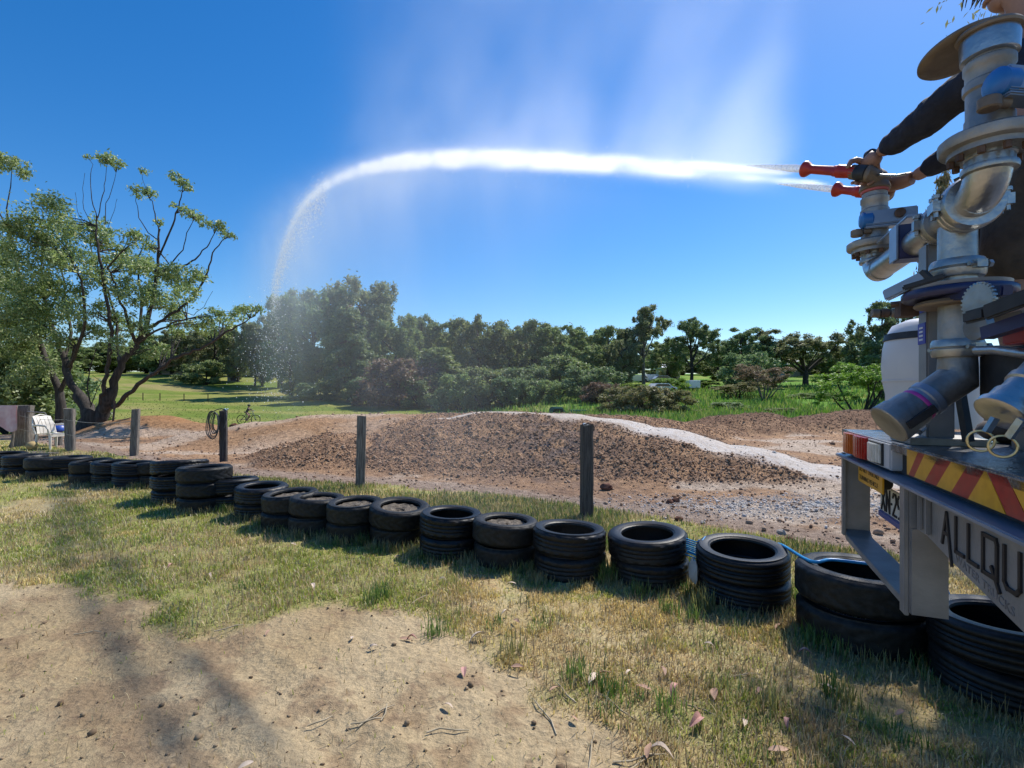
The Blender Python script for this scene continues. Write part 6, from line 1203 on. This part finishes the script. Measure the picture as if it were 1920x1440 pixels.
for i, (px, py, s) in enumerate(spots):
    x0, y0 = G(px, py); o = bpy.data.objects.new('fallen_leaf', lm_[i % 5]); C.objects.link(o); k = .078 * s; o.scale = (k, k, k * random.uniform(.6, 1.4)); o.location = (x0, y0, zg(x0, y0) + .03 * (1 if px > 900 else .5)); o.rotation_euler = (random.uniform(-.4, .4), random.uniform(-.3, .3), random.uniform(0, 6.28)); tag(o, 'dry curled leaf fallen on the trodden grass and dirt', 'leaf', 'dry leaves fallen on the verge')
TWIG = mat('twig', (.30, .24, .15), (.42, .35, .24), 30, .85)
for i, (px, py, L, a) in enumerate(((707, 1345, .22, .9), (690, 1355, .16, .3), (720, 1338, .14, 1.6), (1020, 1345, .3, 1.9), (1200, 1425, .25, .2), (1215, 1432, .2, .5), (1150, 1325, .3, 2.2), (1060, 1300, .22, 2.0), (840, 1375, .2, .1), (430, 1180, .18, .6), (165, 1190, .16, .2), (1305, 1330, .2, 2.4), (1560, 1340, .3, 2.5), (790, 1125, .2, 1.0), (560, 1060, .2, 2.9), (1395, 1270, .2, .2), (600, 1355, .12, .7), (1110, 1410, .25, 1.3))):
    x0, y0 = G(px, py); b = MB(); b.tube([(-L / 2, 0, .006), (-L * .2, random.uniform(-.02, .02), .012), (L * .2, random.uniform(-.02, .02), .010), (L / 2, 0, .005)], [.004, .0045, .004, .002], 5); o = b.build('twig', TWIG); o.location = (x0, y0, zg(x0, y0) + .004); o.rotation_euler = (0, 0, a); tag(o, 'thin dry twig lying on the verge', 'twig', 'dry twigs on the verge')

# ------------------------------------------------------------------ the water
JH = Vector((-.47, .883, 0)); SIDE = Vector((.883, .47, 0)).normalized()
KD = .0055
def traj(tip, s): return Vector((tip.x + JH.x * s, tip.y + JH.y * s, tip.z + .455 * s - KD * s * s))
def vol(name, dens, aniso=.55, col=(1, 1, 1)):
    m = bpy.data.materials.new(name); m.use_nodes = True; n = m.node_tree.nodes; n.remove(n['Principled BSDF']); v = n.new('ShaderNodeVolumeScatter'); v.inputs['Density'].default_value = dens; v.inputs['Anisotropy'].default_value = aniso; v.inputs['Color'].default_value = (*col, 1); m.node_tree.links.new(v.outputs[0], n['Material Output'].inputs['Volume']); return m
def shell(name, tip, s0, s1, n, rfun, dens, label, seg=18, wob=.18, seed=1, zoff=None, aspect=None, freq=1.0, aniso=.55, tagged=True):
    """closed tube of spray round the flight of the water; radius rfun(s), uneven surface"""
    vs = []; fs = []
    for i in range(n):
        t = i / (n - 1); s = s0 + (s1 - s0) * t ** 1.5; c = traj(tip, s); d = (traj(tip, s + .05) - c).normalized(); x = SIDE; y = d.cross(x).normalized()
        if y.z < 0: y = -y
        end = min(1, math.sin(math.pi * min(max(t, 0), 1)) * 5) if 0 < t < 1 else .02
        r = rfun(s) * max(.02, end)
        az, ay = aspect(s) if aspect else (1, 1); zo = zoff(s) if zoff else 0
        for k in range(seg):
            a = 2 * math.pi * k / seg; q = r * (1 + wob * 2 * (mnoise.noise(Vector((s * freq / (r * 2 + .25), math.cos(a) * 1.3 + seed * 7.1, math.sin(a) * 1.3)))))
            vs.append(c + x * (math.cos(a) * q * ay) + y * (math.sin(a) * q * az) + Vector((0, 0, zo)))
    for i in range(n - 1):
        for k in range(seg): a = i * seg + k; b_ = i * seg + (k + 1) % seg; fs.append((a, b_, b_ + seg, a + seg))
    fs.append(tuple(reversed(range(seg)))); fs.append(tuple(range((n - 1) * seg, n * seg)))
    b = MB(); b.add(vs, fs); o = b.build(name, vol(name, dens, aniso), smooth=180); return tag(o, label, kind='stuff')
MID = (TIP1 + TIP2) / 2
# coherent streams leaving the nozzles
def stream(tip, label):
    b = MB(); n = 60; P = []; R = []
    for i in range(n): s = .34 * (i / (n - 1)) ** 1.3 - .012; P.append(traj(tip, s)); R.append((.0165 + .004 * s) * max(.05, 1 - (max(0, s - .05) / .30) ** 1.5) + .003 * mnoise.noise(Vector((s * 9, tip.x * 9, 0))))
    R[-1] = .002; b.tube(P, R, 14)
    m = MATS.get('jet_water')
    if not m:
        m = bpy.data.materials.new('jet_water'); m.use_nodes = True; nt = m.node_tree; nd = nt.nodes; L = nt.links; nd.remove(nd['Principled BSDF'])
        d = nd.new('ShaderNodeBsdfTranslucent'); d.inputs[0].default_value = (.86, .88, .9, 1); df = nd.new('ShaderNodeBsdfDiffuse'); df.inputs[0].default_value = (.86, .88, .9, 1); mx = nd.new('ShaderNodeMixShader'); mx.inputs[0].default_value = .4
        gl = nd.new('ShaderNodeBsdfGlossy'); gl.inputs['Roughness'].default_value = .15; m2 = nd.new('ShaderNodeMixShader'); m2.inputs[0].default_value = .15; tr = nd.new('ShaderNodeBsdfTransparent'); m3 = nd.new('ShaderNodeMixShader')
        tc = nd.new('ShaderNodeTexCoord'); mp = nd.new('ShaderNodeMapping'); mp.inputs['Rotation'].default_value = (0, 0, math.radians(-62)); mp.inputs['Scale'].default_value = (6, 90, 90); nz = nd.new('ShaderNodeTexNoise'); nz.inputs['Scale'].default_value = 1; nz.inputs['Detail'].default_value = 4; mr = nd.new('ShaderNodeMapRange'); mr.inputs[1].default_value = .3; mr.inputs[2].default_value = .7; mr.inputs[3].default_value = .25; mr.inputs[4].default_value = .95
        L.new(tc.outputs['Object'], mp.inputs[0]); L.new(mp.outputs[0], nz.inputs['Vector']); L.new(nz.outputs['Fac'], mr.inputs[0]); L.new(mr.outputs[0], m3.inputs[0])
        L.new(d.outputs[0], mx.inputs[2]); L.new(df.outputs[0], mx.inputs[1]); L.new(mx.outputs[0], m2.inputs[1]); L.new(gl.outputs[0], m2.inputs[2]); L.new(tr.outputs[0], m3.inputs[1]); L.new(m2.outputs[0], m3.inputs[2]); L.new(m3.outputs[0], nd['Material Output'].inputs[0]); MATS['jet_water'] = m
    o = b.build('water_jet', m, smooth=180); return tag(o, label, 'water jet', 'water jets from the two nozzles')
stream(TIP1, 'upper white water jet leaving the longer red nozzle'); stream(TIP2, 'lower white water jet leaving the shorter red nozzle')
def spray_material(name, core, halo, veil, up, rate, lo=.06):
    """drops in the air: density worked out from the distance to the flight path of the water"""
    m = bpy.data.materials.new(name); m.use_nodes = True; nt = m.node_tree; n = nt.nodes; L = nt.links; n.remove(n['Principled BSDF'])
    def op(o, a, b=None, c=None):
        q = n.new('ShaderNodeMath'); q.operation = o
        for i, v in enumerate((a, b, c)):
            if v is None: continue
            if isinstance(v, (int, float)): q.inputs[i].default_value = v
            else: L.new(v, q.inputs[i])
        return q.outputs[0]
    mul = lambda a, b: op('MULTIPLY', a, b); add = lambda a, b: op('ADD', a, b); div = lambda a, b: op('DIVIDE', a, b)
    gauss = lambda q: op('EXPONENT', mul(q, -1.0))
    def smooth(x, a, b):
        q = n.new('ShaderNodeMapRange'); q.interpolation_type = 'SMOOTHSTEP'; q.inputs[1].default_value = a; q.inputs[2].default_value = b; L.new(x, q.inputs[0]); return q.outputs[0]
    tc = n.new('ShaderNodeTexCoord'); sp = n.new('ShaderNodeSeparateXYZ'); L.new(tc.outputs['Object'], sp.inputs[0]); X, Y, Z = sp.outputs
    dx = add(X, -MID.x); dy = add(Y, -MID.y); dz = add(Z, -MID.z)
    s = add(mul(dx, JH.x), mul(dy, JH.y)); l = add(mul(dx, SIDE.x), mul(dy, SIDE.y)); s1 = op('MAXIMUM', s, 0.0)
    d = op('SUBTRACT', dz, op('SUBTRACT', mul(s, .455), mul(mul(s, s), KD)))
    def tex(sx, sl, sz, scale, det, sh=0.0):
        cb = n.new('ShaderNodeCombineXYZ'); L.new(mul(add(s, mul(dz, sh)), sx), cb.inputs[0]); L.new(mul(l, sl), cb.inputs[1]); L.new(mul(dz, sz), cb.inputs[2])
        t = n.new('ShaderNodeTexNoise'); t.inputs['Scale'].default_value = scale; t.inputs['Detail'].default_value = det; L.new(cb.outputs[0], t.inputs['Vector']); return t.outputs['Fac']
    tot = None
    w = add(mul(div(s1, add(mul(s1, .20), 1.0)), .026), .011)
    n1 = tex(1.0, 1.6, 1.6, 1.6, 4); br = add(mul(smooth(n1, .30, .70), 1.7), .12)
    sep = mul(.156, op('MULTIPLY', 1.0, op('SUBTRACT', 1.0, smooth(s1, 5, 14)))); ll = op('SUBTRACT', op('ABSOLUTE', l), sep)
    q = div(add(mul(ll, ll), mul(mul(d, d), 1.15)), mul(w, w)); fade = op('SUBTRACT', 1.0, smooth(s1, 18, 60))
    cden = mul(mul(mul(core, add(div(2.2, add(mul(s1, 2.0), 1.0)), div(.8, add(mul(s1, .3), 1.0)))), gauss(q)), mul(br, mul(fade, smooth(s, .02, .16))))
    w2 = mul(w, 2.3); q2 = div(add(mul(l, l), mul(d, d)), mul(w2, w2)); hden = mul(mul(div(halo, add(mul(s1, .15), 1.0)), gauss(q2)), mul(fade, smooth(s, .1, 1.2)))
    n2 = tex(.9, 1.0, .30, 1.3, 3, -.12); st = smooth(n2, .32, .72)
    dn = mul(op('MAXIMUM', mul(d, -1.0), 0.0), 1.0); dp = op('MAXIMUM', d, 0.0)
    h = add(mul(mul(s1, s1), .0030), .42); wl = add(mul(s1, .045), .30); lat = gauss(div(mul(l, l), mul(wl, wl)))
    below = mul(add(gauss(div(dn, h)), mul(gauss(mul(dn, .16)), .30)), smooth(mul(d, -1.0), -.05, .3)); vden = mul(mul(mul(below, lat), mul(fade, smooth(s, .6, 4.0))), mul(veil, add(mul(st, .9), .35)))
    tot = add(cden, hden) if core else vden
    if up:
        n3 = tex(2.4, 1.0, 1.1, .9, 5, .75); st3 = smooth(n3, .42, .66); hu = add(mul(s1, .35), 1.6); wu = add(mul(s1, .045), .15); lat3 = gauss(div(mul(l, l), mul(wu, wu)))
        uden = mul(mul(mul(add(gauss(div(dp, add(mul(s1, .06), .22))), mul(gauss(div(dp, hu)), .42)), smooth(d, -.15, .05)), mul(lat3, smooth(s, .12, .26))), mul(mul(gauss(mul(s1, .27)), up), add(mul(st3, 1.7), .15)))
        tot = add(tot, uden)
    v = n.new('ShaderNodeVolumeScatter'); v.inputs['Anisotropy'].default_value = .6; v.inputs['Color'].default_value = (1, 1, 1, 1); L.new(tot, v.inputs['Density']); L.new(v.outputs[0], n['Material Output'].inputs['Volume'])
    m.cycles.volume_step_rate = rate; return m
def domain(name, m, s0, s1, half, up, down, label, n=14):
    vs = []; fs = []
    for i in range(n):
        s = s0 + (s1 - s0) * i / (n - 1); c = traj(MID, s); hw = half(s)
        for (a, z) in ((-1, -1), (1, -1), (1, 1), (-1, 1)):
            zz = c.z + up(s) if z > 0 else max(c.z - down(s), zg(c.x, c.y) + .05); vs.append(Vector((c.x, c.y, zz)) + SIDE * (a * hw))
    for i in range(n - 1):
        for k in range(4): a = i * 4 + k; b_ = i * 4 + (k + 1) % 4; fs.append((a, b_, b_ + 4, a + 4))
    fs.append((3, 2, 1, 0)); fs.append(tuple(range((n - 1) * 4, n * 4))); b = MB(); b.add(vs, fs); return tag(b.build(name, m, smooth=0), label, kind='stuff')
def core_tube(name, m, s0, s1, n, label):
    vs = []; fs = []; seg = 12
    for i in range(n):
        s = s0 + (s1 - s0) * i / (n - 1); c = traj(MID, s); w = (.018 + .030 * s / (1 + .17 * s)) * 3.4; sep = .156 * (1 - min(1, max(0, (s - 5) / 9))); d = (traj(MID, s + .05) - c).normalized(); y = d.cross(SIDE); y = y if y.z > 0 else -y
        for k in range(seg): a = 2 * math.pi * k / seg; vs.append(c + SIDE * (math.cos(a) * (w + sep * 1.25)) + y * (math.sin(a) * w))
    for i in range(n - 1):
        for k in range(seg): a = i * seg + k; b_ = i * seg + (k + 1) % seg; fs.append((a, b_, b_ + seg, a + seg))
    fs.append(tuple(reversed(range(seg)))); fs.append(tuple(range((n - 1) * seg, n * seg))); b = MB(); b.add(vs, fs); return tag(b.build(name, m, smooth=0), label, kind='stuff')
core_tube('water_spray', spray_material('jet_near', 10.0, .55, 0, 0, .06), .04, 11.98, 30, 'dense white spray of the two jets near the nozzles')
core_tube('water_spray', spray_material('jet_far', 8.5, .55, 0, 0, .09), 12.0, 60, 40, 'far white end of the spray arc')
domain('water_mist', spray_material('mist_near', 0, 0, .20, .62, .5), .1, 11.97, lambda s: .75 + .11 * s, lambda s: 5.5 + .2 * s, lambda s: 3.2 + .4 * s, 'mist blown off above the jets and drops raining below them')
domain('water_mist', spray_material('mist_far', 0, 0, .075, 0, .9), 12.02, 72, lambda s: 1.6 + .06 * s, lambda s: .3, lambda s: 30, 'veil of drops raining down in front of the wood', 24)
# single drops that catch the sun where the water comes down
def drops(n, s0, s1, spread, size, name, label, seed, zf):
    r = np.random.default_rng(seed); s = r.uniform(s0, s1, n); P = np.array([traj(MID, q)[:] for q in s]); P[:, :2] += r.normal(0, 1, (n, 2)) * (spread * (.3 + s / s1))[:, None]; P[:, 2] += zf(r, s)
    tet = np.array([(0, 0, 1.2), (.94, 0, -.33), (-.47, .82, -.33), (-.47, -.82, -.33)]); sz = (size * r.uniform(.4, 1.5, n) * (.35 + .65 * P[:, 1] / 30))[:, None, None]
    V = (P[:, None] + tet[None] * sz).reshape(-1, 3); Fq = ((np.arange(n) * 4)[:, None, None] + np.array([[0, 1, 2], [0, 2, 3], [0, 3, 1], [1, 3, 2]])[None]).reshape(-1, 3)
    m = leaf_mat('drop', (.85, .87, .9), (.95, .95, .95), None, .5, gloss=.3); return tag(fast_mesh(name, V, Fq, m), label, kind='stuff')
drops(900, 50, 74, 1.3, .032, 'water_drops', 'bright single drops raining down in front of the wood', 61, lambda r, s: -r.random(len(s)) ** 1.3 * 12)
drops(6000, 17, 52, .12, .019, 'water_drops', 'drops torn off along the crest of the spray', 62, lambda r, s: r.normal(0, 1, len(s)) * (.10 + .010 * s) - abs(r.normal(0, 1, len(s))) * .03 * s)
drops(2600, .6, 9, .06, .006, 'water_drops', 'drops torn off close to the nozzles', 63, lambda r, s: r.normal(0, 1, len(s)) * (.03 + .02 * s))
